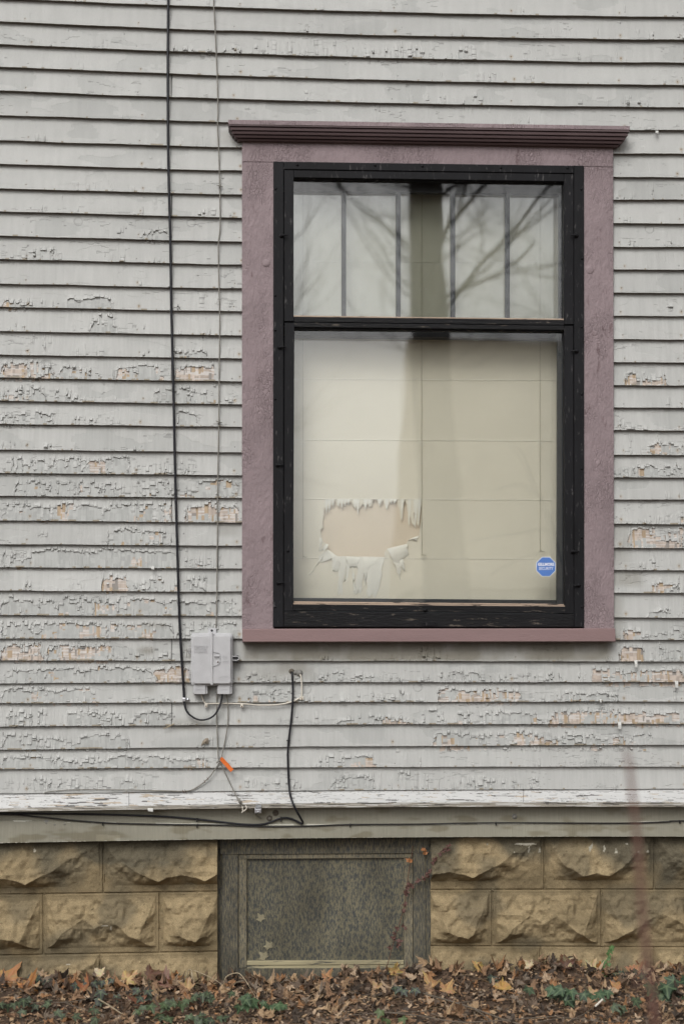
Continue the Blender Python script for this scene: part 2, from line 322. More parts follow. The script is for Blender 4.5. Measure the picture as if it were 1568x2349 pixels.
# patches of peeling read off the photo: x0,y0,x1,y1, density, share of bare wood
PT = [(580,85,780,125,.50,.1),(780,90,1100,140,.40,0),(390,100,500,122,.6,.1),(505,105,560,125,.6,.25),(670,60,720,80,.4,0),(800,165,850,180,.4,0),(880,185,940,200,.35,0),
(990,215,1140,240,.35,0),(1420,205,1490,240,.4,.15),(330,525,390,552,.75,.2),(0,560,130,600,.35,0),(220,560,300,600,.3,0),(0,680,90,706,.62,.35),(150,680,270,706,.75,.1),(390,690,420,706,.5,.6),
(200,722,275,760,.75,.15),(390,795,480,822,.7,.3),(455,745,505,770,.6,.5),(0,828,130,868,.72,.6),(130,835,240,868,.6,.3),(260,828,380,868,.72,.5),(390,828,500,868,.8,.75),(0,880,110,918,.65,.35),(110,880,250,918,.4,.05),(350,880,500,922,.62,.35),
(500,905,550,925,.5,.3),(0,935,135,975,.7,.1),(400,930,460,975,.8,0),(0,1040,300,1085,.74,.25),(190,1045,250,1080,.9,.6),(300,1050,460,1085,.5,.05),
(30,1095,550,1137,.66,.3),(0,1150,400,1192,.82,.35),(420,1150,550,1192,.8,.5),(50,1205,140,1225,.35,0),(240,1205,400,1245,.7,.3),(0,1255,410,1300,.85,.25),(410,1260,520,1295,.5,.3),
(230,1315,300,1355,.8,.7),(300,1315,480,1355,.6,.3),(0,1330,80,1350,.35,0),(0,1368,550,1408,.8,.3),(0,1420,400,1462,.82,.35),(400,1420,550,1462,.6,.3),(0,1468,100,1515,.92,.8),(100,1470,260,1515,.85,.45),(260,1475,400,1515,.4,.05),
(0,1525,350,1563,.72,.2),(350,1525,440,1562,.85,.7),(0,1575,230,1613,.75,.25),(230,1590,400,1613,.4,.0),(0,1625,400,1663,.66,.08),(0,1680,300,1718,.7,.15),(0,1730,480,1760,.76,.2),(0,1775,400,1805,.45,.03),
(1430,848,1530,878,.76,.45),(1490,690,1568,706,.4,.3),(1470,1010,1568,1035,.8,.4),(1450,1060,1568,1085,.76,.3),(1490,900,1568,930,.25,0),(1430,1150,1500,1165,.3,0),
(1440,1205,1568,1250,.85,.55),(1480,1255,1568,1300,.35,.0),(1400,1290,1500,1310,.3,0),(1480,1330,1568,1355,.45,.25),(1480,1395,1540,1410,.85,.15),(1420,1440,1568,1460,.62,.3),(1420,1478,1480,1512,.92,.9),(1480,1480,1568,1510,.5,.1),
(1350,1530,1568,1568,.8,.55),(560,1540,800,1560,.45,0),(700,1535,1350,1565,.46,.03),(560,1575,730,1605,.5,.1),(730,1580,1000,1610,.4,0),(1000,1575,1200,1612,.8,.5),(1200,1580,1420,1608,.55,.1),
(960,1625,1250,1660,.66,.2),(1250,1625,1568,1662,.84,.55),(760,1640,960,1660,.62,.25),(990,1675,1400,1717,.72,.35),(1340,1680,1500,1717,.8,.4),(720,1725,870,1755,.62,.15),(1000,1730,1568,1750,.3,0),
(730,1770,1250,1805,.5,0),(560,1770,700,1800,.35,0),(500,1060,555,1080,.3,0),(500,640,555,700,.3,0),(500,960,555,970,.3,.2)]
PLUGS = [(180,508,9.5),(439,511,9.5),(1490,525,9.5),(703,1582,10),(958,1577,10),(1182,1577,10),(1412,1577,9)]
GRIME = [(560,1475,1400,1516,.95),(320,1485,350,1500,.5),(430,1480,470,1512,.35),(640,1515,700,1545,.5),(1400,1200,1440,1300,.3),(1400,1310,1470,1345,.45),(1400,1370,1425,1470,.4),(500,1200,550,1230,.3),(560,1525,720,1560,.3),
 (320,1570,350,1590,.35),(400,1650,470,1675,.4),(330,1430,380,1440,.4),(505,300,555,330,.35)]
PAINT = np.array([0.428, 0.431, 0.415]); UNDER = np.array([0.362, 0.368, 0.354])
V_all = []; F_all = []; C_all = []; off = 0
Xw = WX(xs, 0.018)
vrows = np.concatenate([np.linspace(0, 1.0, 42), [1.08]])
rs = np.random.RandomState(11)
for b in range(len(LL)-1):
    yb = bline(LL[b+1], RR_[b+1], xs); yt = bline(LL[b], RR_[b], xs)
    Zb = WZ(xs, yb, 0.02); Zt = WZ(xs, yt, 0.02)
    Zb = Zb+(fbm(N1, Xw*5+b*31, b*1.7, 4)-0.5)*0.0050+(N2(Xw*120, b*3.3)-.5)*0.0008
    nx = len(xs); v = vrows[:, None]; Xg = np.broadcast_to(Xw[None], (len(vrows), nx)); xp = np.broadcast_to(xs[None], Xg.shape)
    yp = yb[None]+(yt-yb)[None]*v; Zg = Zb[None]+(Zt-Zb)[None]*v
    D = np.zeros_like(Xg); wd = np.zeros_like(Xg)+0.08
    for (x0, y0, x1, y1, a, wdn) in PT:
        if y1 < yt.min()-20 or y0 > yb.max()+20: continue
        q = sm(xp, x0-14, x0+16)*(1-sm(xp, x1-16, x1+14))*sm(yp, y0-14, y0+20)*(1-sm(yp, y1+4, y1+12))
        wd = np.where(a*q > D, wdn, wd); D = np.maximum(D, a*q)
    base = 0.11+0.19*sm(fbm(N3, Xg*2.2+b*7.7, v*1.5, 2), .42, .7)*(0.5+0.5*sm(yp, 400, 1000))
    D = np.maximum(D*1.08, base)
    # columns and segments of cracked paint
    edges = np.cumsum(rs.uniform(1.8, 9.0, 640)*rs.choice([.6, 1, 1.3], 640))-540; edges = np.concatenate([edges, np.arange(edges[-1]+6, 2200, 6)]); NE = len(edges)-1
    xw = xp+5.0*(fbm(N4, Xg*9, v*1.6+b*2.7, 2)-.5); ci = np.searchsorted(edges, xw); cc = ci
    ec = (edges[np.clip(ci, 1, NE)]+edges[np.clip(ci, 1, NE)-1])/2; Xc = WX(ec, 0.018)
    fr_c = np.abs(xw-edges[np.clip(ci, 1, NE)-1])
    seglen = 6+20*h01(ci, b, 3.3); segoff = 30*h01(ci, b, 8.1)
    sg = (yb[None]-yp+segoff)/seglen; si = np.floor(sg); fs_ = sg-si     # fs_ 0 at a chip's bottom, 1 at its top
    rc = h01(cc, b, 1.0); rcell = h01(cc, si, b, 2.0); rcell2 = h01(si, cc, b, 5.0)
    nz = fbm(N2, Xc*9+b*3.1, v*1.6+rc*0.8, 3)
    Fp = D+0.80*(nz-0.5)+0.30*(rc-0.5)+0.20*(rcell-0.5)+0.35*(fbm(N5, Xc*22+b*5, v*2.6+4, 2)-.5)-0.26*(v-0.38)
    peel = (Fp > 0.72)
    wood = peel & (wd*1.1+0.9*(fbm(N5, Xc*14+b, v*1.2+3, 2)-0.5)+0.25*(rcell2-.5) > 0.50)
    crk = (~peel) & (Fp > 0.54)
    near = np.zeros_like(Xg)
    for k in range(1, 10): near[k:] = np.maximum(near[k:], peel[:-k]*(1-k/10.0))
    lift = np.where(~peel, near**1.6*(0.0012+0.0050*rc), 0)+np.where(crk & (rcell2 > 0.66), (1-fs_)**1.5*(0.0004+0.0040*rcell2*sm(Fp, .5, .7)), 0)
    # step contours of older chipped coats
    n2 = fbm(N4, Xc*6+b*11, v*1.3+Xg*0.7, 3); coat = sm(n2, .555, .560)
    grey = 0.6*coat*sm(fbm(N1, Xg*1.1+b*5, v*.4+9, 2), .42, .52)
    h = 0.0011*(1-peel*1.0)-0.0004*wood+lift-0.0006*coat*(~peel)
    # fine wandering cracks along the grain
    n3 = fbm(N5, Xc*7+b*17, v*3.2+2, 3); ck = (np.abs(n3-.5) < 0.007+0.010*D) & (D > .14) & (~peel) & (fbm(N3, Xg*5+b*3, v+7, 2) > (0.60-0.25*D))
    h = h-0.0010*ck
    ed = ((fs_ < 0.12) & crk & (rcell > .6)); h = h-0.0008*ed
    h = h-0.0006*(crk & (fr_c < 1.1) & (rc > .35))
    # cupping, lumps, vertical striations
    h = h+0.0012*(fbm(N2, Xg*3+b*9, v*.7, 2)-.5)+0.0007*(N1(Xg*170, v*1.2+b*4)-.5)*(0.5+1.2*sm(D, .1, .5))
    wcol = edges[np.clip(ci, 1, NE)]-edges[np.clip(ci, 1, NE)-1]; bs_ = sm(Fp, .42, .62)*(~peel)
    h = h+bs_*(0.0020*(rc-.4)+0.0013*np.sin(np.pi*np.clip(fr_c/np.maximum(wcol, 1), 0, 1))*(rc > .3))
    # colour
    tone = 1+0.10*(fbm(N3, Xg*1.6+b*4.4, v*.6, 3)-.5)+0.06*(h01(b, 4.2)-.5)+0.08*(N1(Xg*60, v*.8+b*2)-.5)
    C = PAINT[None, None]*tone[..., None]
    C = C*(1-grey[..., None])+(UNDER*1.0)[None, None]*tone[..., None]*grey[..., None]
    un = UNDER[None, None]*(0.90+0.25*rcell[..., None])*np.ones_like(C)
    C = np.where(peel[..., None], un, C)
    ws = N3(Xg*14+5, v*26+b*13); wv = N4(Xg*160, v*1.5+b)
    Wd = np.array([0.41, 0.35, 0.30])[None, None]*(0.78+0.4*rcell[..., None])*(0.9+0.25*wv[..., None])
    Wd = np.where((ws > .62)[..., None], np.array([.52, .49, .46])[None, None], Wd)
    Wd = np.where((rcell2 > .88)[..., None], np.array([.36, .275, .185])[None, None]*(0.8+0.4*wv[..., None]), Wd)
    Wd = np.where((rcell2 < .10)[..., None], np.array([.24, .22, .20])[None, None], Wd)
    C = np.where(wood[..., None], Wd, C)
    C = np.where(ck[..., None], C*0.78, C); C = np.where(ed[..., None], C*0.55, C)
    C = C*(1-0.16*(crk & (fr_c < 1.0) & (rc > .35)))[..., None]
    C = C*(1+0.09*(N2(Xg*190, v*1.1+b*6)-.5)*sm(yp, 350, 800))[..., None]
    # nails with rust halo
    for k, nxp in enumerate((65, 320, 545, 905, 1180, 1425, 1560)):
        nx0 = nxp+R.uniform(-9, 9); r0 = h01(b, k, 6.6)
        vv = 0.16+0.05*R.random(); yy0 = np.interp(nx0, xs, yb)+(np.interp(nx0, xs, yt)-np.interp(nx0, xs, yb))*vv
        dd = np.hypot(xp-nx0, yp-yy0); 
        if r0 > .25:
            al = np.clip(1-dd/(2.5+4.5*r0), 0, 1)**1.2*0.75*r0*(0.6+.6*N1(xp*.5, yp*.5)); drip = np.exp(-((xp-nx0)/2.2)**2)*sm(yp, yy0-1, yy0+2)*(1-sm(yp, yy0+3, yy0+16))*0.25*r0
            al = np.clip(al+drip, 0, .85)[..., None]; C = C*(1-al)+np.array([.30, .215, .115])[None, None]*al
        C = np.where((dd < 1.3)[..., None], C*.45, C); h = h-0.001*(dd < 1.6)
    for (px, py, pr) in PLUGS:
        if py < yt.min()-12 or py > yb.max()+12: continue
        dd = np.hypot(xp-px, yp-py); h = h-0.0011*np.exp(-((dd-pr)/1.1)**2); C = C*(1-0.18*np.exp(-((dd-pr)/1.2)**2))[..., None]
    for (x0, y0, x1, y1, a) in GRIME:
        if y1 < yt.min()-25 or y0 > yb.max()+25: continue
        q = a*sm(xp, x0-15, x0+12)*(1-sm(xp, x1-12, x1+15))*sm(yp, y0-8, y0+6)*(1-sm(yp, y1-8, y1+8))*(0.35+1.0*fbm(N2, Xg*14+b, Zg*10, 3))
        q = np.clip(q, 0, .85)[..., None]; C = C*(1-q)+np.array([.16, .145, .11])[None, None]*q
    # dirt line kept along the lap's upper edge, chipped lower lip
    lip = (v < 0.05) & (N3(Xg*50+b*7.3, b*2.37) > .93-.35*D); C = np.where(lip[..., None], np.array([.26, .23, .18])[None, None], C)
    # butt joints between board lengths
    for jx in (([394] if b in (9, 14, 21, 27, 33, 36) else [])+([500] if b in (29,) else [])+([1250+40*(b % 5)] if b % 9 == 4 else [])):
        dj = np.abs(xp-jx) < 1.0; h = np.where(dj, h-.003, h); C = np.where(dj[..., None], C*.45, C)
    dep = 0.006+0.018*(1-np.minimum(v, 1.08))+h
    dep[0] = 0.024+np.clip(h[0], -.001, .002)
    P = np.stack([Xg, -dep, Zg], -1)
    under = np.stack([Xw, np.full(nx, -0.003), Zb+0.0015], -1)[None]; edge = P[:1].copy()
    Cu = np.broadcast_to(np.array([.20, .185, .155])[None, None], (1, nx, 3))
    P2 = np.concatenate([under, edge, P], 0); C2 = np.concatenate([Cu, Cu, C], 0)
    ny = P2.shape[0]; yc = 0.25*(yp[:-1, :-1]+yp[1:, :-1]+yp[:-1, 1:]+yp[1:, 1:]); yc = np.concatenate([yc[:1], yc[:1], yc], 0)
    xc = ((xs[1:]+xs[:-1])/2)[None]
    keep = ~((xc > 566) & (xc < 1396) & (yc > 300+(xc-555)*.0153) & (yc < 1462))
    keep[1] = False      # seam row between the underside and the face
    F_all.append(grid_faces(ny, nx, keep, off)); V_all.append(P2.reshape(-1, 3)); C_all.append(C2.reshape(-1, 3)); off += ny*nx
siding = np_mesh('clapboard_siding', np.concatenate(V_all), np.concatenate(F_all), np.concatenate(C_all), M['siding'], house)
del V_all, F_all, C_all

# ---- white water table and the olive skirt board below it
def line3(l, m, r):
    def f(x):
        u = np.clip(x, -40, 1610)/784.0; a = (l-2*m+r)/2; bb = (-3*l+4*m-r)/2
        return a*u*u+bb*u+l
    return f
Lt = lambda x: bline(2902, 2885, x)+0.0
Lsl = line3(1854, 1841.6, 1840.5); Lfe = line3(1862, 1852, 1851); Lrg = line3(1880, 1890, 1882); Lsk = line3(1934, 1922, 1919)
def sheet(name, rows, m, detail, parent):
    """rows: (line, depth, nsub) stations down the profile"""
    P = []; C = []; Vv = []
    prev = None
    for k, (ln, d, n) in enumerate(rows):
        if prev is None: P.append((ln, ln, 0.0, d, d, 0)); prev = (ln, d); continue
        for j in range(1, n+1): P.append((prev[0], ln, j/n, prev[1], d, k))
        prev = (ln, d)
    V = []; CC = []
    for (l0, l1, f, d0, d1, k) in P:
        dd = d0+(d1-d0)*f; y = l0(xs)*(1-f)+l1(xs)*f
        h, c = detail(xs, y, k, f)
        V.append(np.stack([WX(xs, dd), -(dd+h), WZ(xs, y, dd)], -1)); CC.append(c)
    V = np.stack(V); CC = np.stack(CC)
    return np_mesh(name, V.reshape(-1, 3), grid_faces(V.shape[0], V.shape[1]), CC.reshape(-1, 3), m, parent)
def ledge_detail(x, y, k, f):
    X = x/533.0
    if k <= 1 or k == 2:
        n = fbm(N1, X*7, y*.30, 4); n2 = fbm(N2, X*16, y*.42, 3)
        zone = np.maximum.reduce([np.exp(-((x-215)/85)**2)*.16, np.exp(-((x-575)/38)**2)*.17, np.exp(-((x-620)/30)**2)*.10, np.full_like(x, -.01), np.exp(-((x-340)/70)**2)*.08])
        low = sm(y, 1822, 1850)
        pl = n2 < (0.30+zone*(.6+.6*low)); ck = np.abs(n-.5) < .013
        c = np.array([.51, .51, .50])[None]*(1+.14*(fbm(N3, X*3, y*.1, 3)-.5))[:, None]*np.ones((len(x), 1))
        wc = np.where((fbm(N5, X*12, y*.2, 2) > .5)[:, None], np.array([.10, .095, .09])[None], np.array([.40, .34, .27])[None])
        c = np.where(pl[:, None], wc, c); c = np.where((ck & ~pl)[:, None], c*.55, c)
        jt = (np.abs(x-296) < .9) | (np.abs(x-1200) < .8); c = np.where(jt[:, None], c*.4, c)
        return -0.0012*pl-0.001*ck-.002*jt+.001*(n-.5), c
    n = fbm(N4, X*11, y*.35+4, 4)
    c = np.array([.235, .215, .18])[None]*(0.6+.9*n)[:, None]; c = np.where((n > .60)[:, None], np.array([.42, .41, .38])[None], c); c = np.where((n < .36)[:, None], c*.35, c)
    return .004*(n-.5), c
Lb0 = lambda x: Lt(x)-6
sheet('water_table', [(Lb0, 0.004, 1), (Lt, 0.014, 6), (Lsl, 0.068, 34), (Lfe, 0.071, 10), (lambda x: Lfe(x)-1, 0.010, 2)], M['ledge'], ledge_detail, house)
def skirt_detail(x, y, k, f):
    X = x/533.0
    n = fbm(N3, X*2.5, y*.02, 3); st = N1(x*.55, y*.03); g = fbm(N2, X*9, y*.05, 3)
    c = np.array([.262, .25, .198])[None]*(1+.25*(n-.5)+.12*(st-.5))[:, None]
    c = c*(1-.35*sm(g, .58, .75)[:, None]*np.array([.7, .8, 1.0])[None])
    if k == 2: c = np.where((g > .45)[:, None], np.array([.50, .49, .42])[None], c)
    if k == 3: c = np.where(((x > 220) & (x < 275) & (y > 1915))[:, None], c*1.25, c)
    if k >= 3 and f > .97: c = np.where((N4(x*.2, 3) > .6)[:, None], np.array([.5, .48, .4])[None], c)
    return .0007*(st-.5)+.001*(n-.5), c
sheet('skirt_board', [(lambda x: Lfe(x)-8, 0.012, 1), (Lrg, 0.012, 22), (lambda x: Lrg(x)+3, 0.018, 3), (Lsk, 0.020, 26), (lambda x: Lsk(x)-1, -0.03, 2)], M['siding'], skirt_detail, house)

# ---- foundation of cast rock-faced blocks
def stone(name, px0, px1, joints, seed):
    fx = np.arange(px0, px1+.1, 1.6); nx = len(fx)
    t0 = line3(1926, 1914, 1911)(fx); j1 = np.interp(fx, [0, 495, 990, 1568], [2054, 2047, 2043, 2042]); j2 = np.interp(fx, [0, 495, 990, 1568], [2194, 2185, 2172, 2175]); bt = np.full(nx, 2300.0)
    rows = [t0, j1, j2, bt]; V = []; CC = []
    X = WX(fx, 0)
    for r in range(3):
        zt = WZ(fx, rows[r], -0.02); zb = WZ(fx, rows[r+1], -0.02); js = joints[r]
        n = 78 if r < 2 else 60
        for i in range(n if r < 2 else n+1):
            f = i/n; z = zt+(zb-zt)*f; yy = rows[r]+(rows[r+1]-rows[r])*f
            zz = zt-z; zbm = z-(zb if r < 2 else zt-0.235)
            idx = np.searchsorted(js, fx); idx = np.clip(idx, 1, len(js)-1); xl = np.array(js)[idx-1]; xr = np.array(js)[idx]
            ul = (fx-xl)/533; ur = (xr-fx)/533; wdt = (xr-xl)/533
            jx = 0.006*(N2(z*60, idx*3.0)-.5)
            jd = np.minimum.reduce([zz, zbm, ul+jx*.4, ur+jx*.4])       # distance to nearest joint
            # the same mould for every block: a zigzag ridge, gentle above, steep below
            blk = np.where(wdt > .40, 0, 1)+2*(r % 2)
            lx = ul*19
            H_ = 0.222 if r == 0 else .245
            uu = ul/np.maximum(wdt, .01); MA = ([0, .05, .17, .32, .45, .58, .72, .88, 1], [.2, .35, .62, .82, .74, .83, .62, .26, .15]); MB_ = ([0, .08, .34, .45, .58, .74, .86, 1], [.85, .78, .42, .60, .46, .70, .80, .88]); MC = ([0, .1, .28, .6, .8, .93, 1], [.4, .52, .68, .84, .66, .30, .25])
            md = MA if r != 1 else MB_
            zr_ = np.where(wdt > .40, np.interp(uu, *md), np.interp(uu, *MC))+.05*(N5(lx*1.3+blk, 2.0, True)-.5)
            rz = zr_*H_; m = 0.013
            hr = np.clip(rz-m, .004, 1)*0.36
            up = np.clip(zz-m, 0, 1)*0.36; dn = hr*np.clip((H_-m-zz)/np.maximum(H_-m-rz, .004), 0, 1)
            side = np.clip(np.minimum(ul, ur)-m, 0, 1)*0.8
            body = np.minimum.reduce([np.where(zz < rz, up, dn), side, np.full(nx, .066)])
            fac = (N1(lx*1.15+blk*3.1, zz*22+blk*7, True)-.5)*.023+(N2(lx*2.6+blk*9, zz*48+blk, True)-.5)*.014+(N3(lx*5.6+blk*9, zz*95+blk, True)-.5)*.004
            fac = fac*sm(body, .001, .014)
            hgt = np.clip(body, 0, 1)+fac+0.0062*(fbm(N3, X*42, z*42, 4)-.5)
            joint = sm(jd, .0015, .005); hgt = hgt-0.007*(1-joint)*(.5+.8*N3(X*40, z*40))
            bulge = (N4(X*30, z*30+r) > .72) & (jd < .006) & (ul < .01)
            hgt = hgt+.006*bulge
            V.append(np.stack([X, 0.034-hgt, z], -1))
            base = np.array([.252, .196, .114])[None]*(1.06+.75*(fbm(N5, X*5, z*7, 4)-.5)+.45*(fbm(N2, X*45, z*60, 3)-.5))[:, None]
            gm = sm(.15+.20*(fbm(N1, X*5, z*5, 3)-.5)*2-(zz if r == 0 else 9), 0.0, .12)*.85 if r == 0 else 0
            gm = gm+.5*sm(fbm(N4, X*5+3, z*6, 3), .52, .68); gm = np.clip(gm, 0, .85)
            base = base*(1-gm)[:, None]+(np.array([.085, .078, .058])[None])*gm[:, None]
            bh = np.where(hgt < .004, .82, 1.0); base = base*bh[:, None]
            eff = (fbm(N3, X*60, z*20, 2) > .76) & (yy < 1956) & (yy > 1934) & (fx > 1080) if r == 0 else np.zeros(nx, bool)
            base = np.where(eff[:, None], np.array([.34, .32, .26])[None], base)
            sp = N1(X*130, z*130); base = np.where((sp > .955)[:, None], base*.45, base); base = np.where((sp < .02)[:, None], base*1.5, base)
            # mortar smears and a few paint drips
            for (dx, dy, rx, ry) in ((241, 2122, 7, 1.6), (255, 2128, 1.6, 7), (78, 1951, 3, 4), (155, 2213, 5, 1.5), (1206, 1936, 24, 2.5)):
                q = ((fx-dx)/rx)**2+((yy-dy)/ry)**2 < 1+.8*(N2(fx*.4, yy*.4)-.5)
                base = np.where(q[:, None], np.array([.47, .44, .36])[None], base)
            CC.append(base)
    V = np.stack(V); CC = np.stack(CC)
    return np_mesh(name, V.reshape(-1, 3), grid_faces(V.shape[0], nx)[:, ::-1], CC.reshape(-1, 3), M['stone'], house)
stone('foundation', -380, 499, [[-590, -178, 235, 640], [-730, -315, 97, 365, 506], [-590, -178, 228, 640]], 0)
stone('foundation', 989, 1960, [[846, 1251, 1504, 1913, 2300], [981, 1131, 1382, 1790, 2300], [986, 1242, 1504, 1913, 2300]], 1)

# wall core round the openings, and the dim room behind the window
mb = MB()
def wbox(mb, X0, X1, Y0, Y1, Z0, Z1):
    vs = [(x, y, z) for x in (X0, X1) for y in (Y0, Y1) for z in (Z0, Z1)]
    mb.add(vs, [(0, 1, 3, 2), (4, 6, 7, 5), (0, 4, 5, 1), (2, 3, 7, 6), (0, 2, 6, 4), (1, 5, 7, 3)])
XA, XB, ZT = WX(-520, 0), WX(2100, 0), 5.2
ox0, ox1, oz0, oz1 = WX(640, 0), WX(1325, 0), WZ(980, 1425, 0), WZ(980, 385, 0)
wbox(mb, XA, ox0, 0.0, 0.12, 0.72, ZT); wbox(mb, ox1, XB, 0.0, 0.12, 0.72, ZT)
wbox(mb, ox0, ox1, 0.0, 0.12, 0.72, oz0); wbox(mb, ox0, ox1, 0.0, 0.12, oz1, ZT)
wbox(mb, XA, XB, 0.12, 0.32, -0.4, 0.715)
mb.build('wall_core', M['room'], house)
mb = MB()
wbox(mb, XA, XB, 3.0, 3.1, 0.3, ZT); wbox(mb, XA, XB, 0.12, 3.0, ZT-.05, ZT+.05); wbox(mb, XA, XB, 0.13, 3.0, 0.73, 0.78); wbox(mb, XA-.05, XA, 0.0, 3.1, -.2, ZT); wbox(mb, XB, XB+.05, 0.0, 3.1, -.2, ZT)
mb.build('room_shell', M['room'], house)

# ================================================================== MAIN WINDOW (part of the house)
win = MB()
def q4(x0, y0, x1, y1):                   # rectangle that follows the window's slope
    return [(x0, sl_y(x0, y0)), (x1, sl_y(x1, y0)), (x1, sl_y(x1, y1)), (x0, sl_y(x0, y1))]
DC = 0.036
casing = MB()
casing.slab([(555, 312), (1405, 326), (1405.5, 383), (555, 371)], 0.0, DC, .0015)
casing.slab([(555, 371.6), (629, 372.6), (628, 1443), (555, 1443)], 0.0, DC-.0008, .0015)
casing.slab([(1337, 382.4), (1405.5, 383.5), (1407.5, 1442), (1338, 1442)], 0.0, DC-.0008, .0015)
window = casing.build('window', M['mauve'], house)
window['label'] = 'large single window with mauve casing and black storm frame'
# faint round plugs on the casing
for (x, y) in ((610, 603), (1352, 619)):
    mb = MB(); c = W(x, y, DC); mb.dome(c, .017, .0030, 18, 3); mb.build('casing_plug', M['mauve'], window)
# stained lower patches of the left casing
# cornice: profile swept, mitred return at both ends
prof = [(0.0, 287.0, .004), (0.094, 274.5, .0), (0.094, 288, 0), (0.084, 289.5, 0), (0.088, 293, 0), (0.086, 297.5, 0), (0.076, 299, 0), (0.080, 302.5, 0), (0.077, 306.5, 0), (0.066, 308, 0), (0.070, 311, 0), (0.066, 315, 0), (0.053, 316.2, 0), (0.057, 319, 0), (0.052, 322.5, 0), (0.034, 324.0, 0)]
cor = MB(); n = len(prof); vs = []
zs = [(d, y) for d, y, _ in prof]
xl0, xr0 = 555, 1405
def cpt(side, d, y):
    dd = d-0.036
    ext = max(dd, 0)/0.058*31.0
    x = (xl0-ext) if side == 0 else (xr0+ext*1.22)
    yy = y+(0 if side == 0 else 14.5)
    return W(x, yy, max(d, .001))
for side in (0, 1):
    for d, y in zs: vs.append(cpt(side, d, y))
fs = [(i, i+1, n+i+1, n+i) for i in range(n-1)]
# returns: from mitre back to the wall
for side in (0, 1):
    o = len(vs)
    for i, (d, y) in enumerate(zs):
        p = vs[side*n+i]; vs.append(Vector((p.x, -.004, p.z)))
    fs += [(side*n+i, side*n+i+1, o+i+1, o+i) for i in range(n-1)]
cor.add(vs, fs); cor.build('cornice', M['cornice'], window, bevel=0)
cap = MB(); cap.slab([(523, 274.4), (1443.5, 288.8), (1443, 298), (524.2, 285.2)], 0.004, .0965, .0012); cap.build('cornice_cap', M['mauve'], window)
si = MB(); si.slab([(555.5, 1442.5), (1410, 1441.5), (1411.5, 1472), (556, 1473)], 0.0, .072, .003); si.build('sill', M['sill'], window)
# black frame nailed in the casing, slightly behind its face
DF = DC+.006
fr_ = MB()
fr_.slab([(627, 370), (650.5, 370.4), (650, 1438.5), (626, 1438.5)], 0.0, DF, .002)
fr_.slab([(1315.5, 379.6), (1338.5, 380), (1339, 1438.5), (1316, 1438.5)], 0.0, DF, .002)
fr_.slab([(650.8, 370.6), (1315, 379.8), (1315, 397.6), (650.8, 388.2)], 0.0, DF-.0006, .002)
fr_.build('blind_stop', M['black'], window)
fb = MB(); fb.slab([(650.4, 1402.5), (1315.6, 1409), (1315.6, 1438.6), (650.4, 1438.4)], 0.0, DF-.001, .002); fb.build('bottom_stop', M['blackh'], window)
# upper and lower storm sash
DS = DF-.004; DG = 0.010
s1 = MB()
s1.slab([(651.6, 389.6), (673.4, 389.9), (673.2, 737), (651.6, 737)], 0.0, DS, .0015)
s1.slab([(1292.6, 398.6), (1314.4, 399), (1314.8, 744), (1293, 744)], 0.0, DS, .0015)
s1.slab([(673.8, 390), (1292.2, 398.6), (1292.2, 416), (673.8, 407)], 0.0, DS-.0005, .0015)
s1.slab([(672, 407.2), (1292.6, 416), (1292.6, 419.5), (672, 411.5)], 0.0, DS-.012, .001)
s1.build('storm_sash', M['black'], window)
s1b = MB(); s1b.slab([(673.8, 727), (1292.6, 734.6), (1292.8, 745.8), (673.8, 738)], 0.0, DS-.0005, .001)
s1b.slab([(673.8, 739.4), (1292.8, 747), (1292.8, 757), (673.8, 749.8)], 0.0, DS-.001, .001)
s1b.slab([(673, 750), (1292.8, 757.4), (1292.8, 762), (673, 756)], 0.0, DS-.014, .001)
s1b.build('storm_rail', M['blackh'], window)
wb = MB(); wb.slab([(673.5, 723.4), (1292, 731), (1292, 734), (673.5, 726.6)], 0.004, DS-.004, .0006)
wb.build('worn_glazing_edge', M['barewood'], window)
wb = MB(); wb.slab([(674, 1379.4), (1292, 1385.4), (1292, 1388.4), (674, 1382.8)], 0.004, DS-.010, .0008)
wb.slab([(670, 1383.2), (1296, 1389), (1296, 1391.5), (670, 1386.4)], 0.004, DS-.003, .0006)
wb.build('worn_glazing_edge', M['barewood'], window)
s2 = MB()
s2.slab([(652.4, 740), (675, 740.4), (672, 1402), (650.8, 1401.8)], 0.0, DS+.0008, .0015)
s2.build('storm_stile', M['black'], window); s2 = MB()
s2.slab([(1293.4, 747), (1314, 747.2), (1315.2, 1408.2), (1295, 1408)], 0.0, DS+.0008, .0015)
s2.build('storm_stile', M['black'], window)
s2b = MB(); s2b.slab([(671.6, 1386.4), (1295.6, 1391.6), (1295.6, 1407), (671.6, 1400.4)], 0.0, DS-.0002, .001); s2b.build('storm_rail', M['blackh'], window)
# reveal strips beside the panes
rv = MB()
rv.slab([(1276, 1392), (1294, 1392), (1294, 760), (1278.5, 760)], -0.03, -0.012)
rv.build('inner_stile', M['sash'], window)
gl1 = MB(); gl1.slab([(671, 409), (1294, 418), (1294, 733), (671, 726)], DG-.003, DG); gl1.build('glass_pane', M['glass'], window)
gl2 = MB(); gl2.slab([(671, 753), (1295, 760), (1296, 1388), (671, 1383)], DG-.003, DG); gl2.build('glass_pane', M['glass'], window)
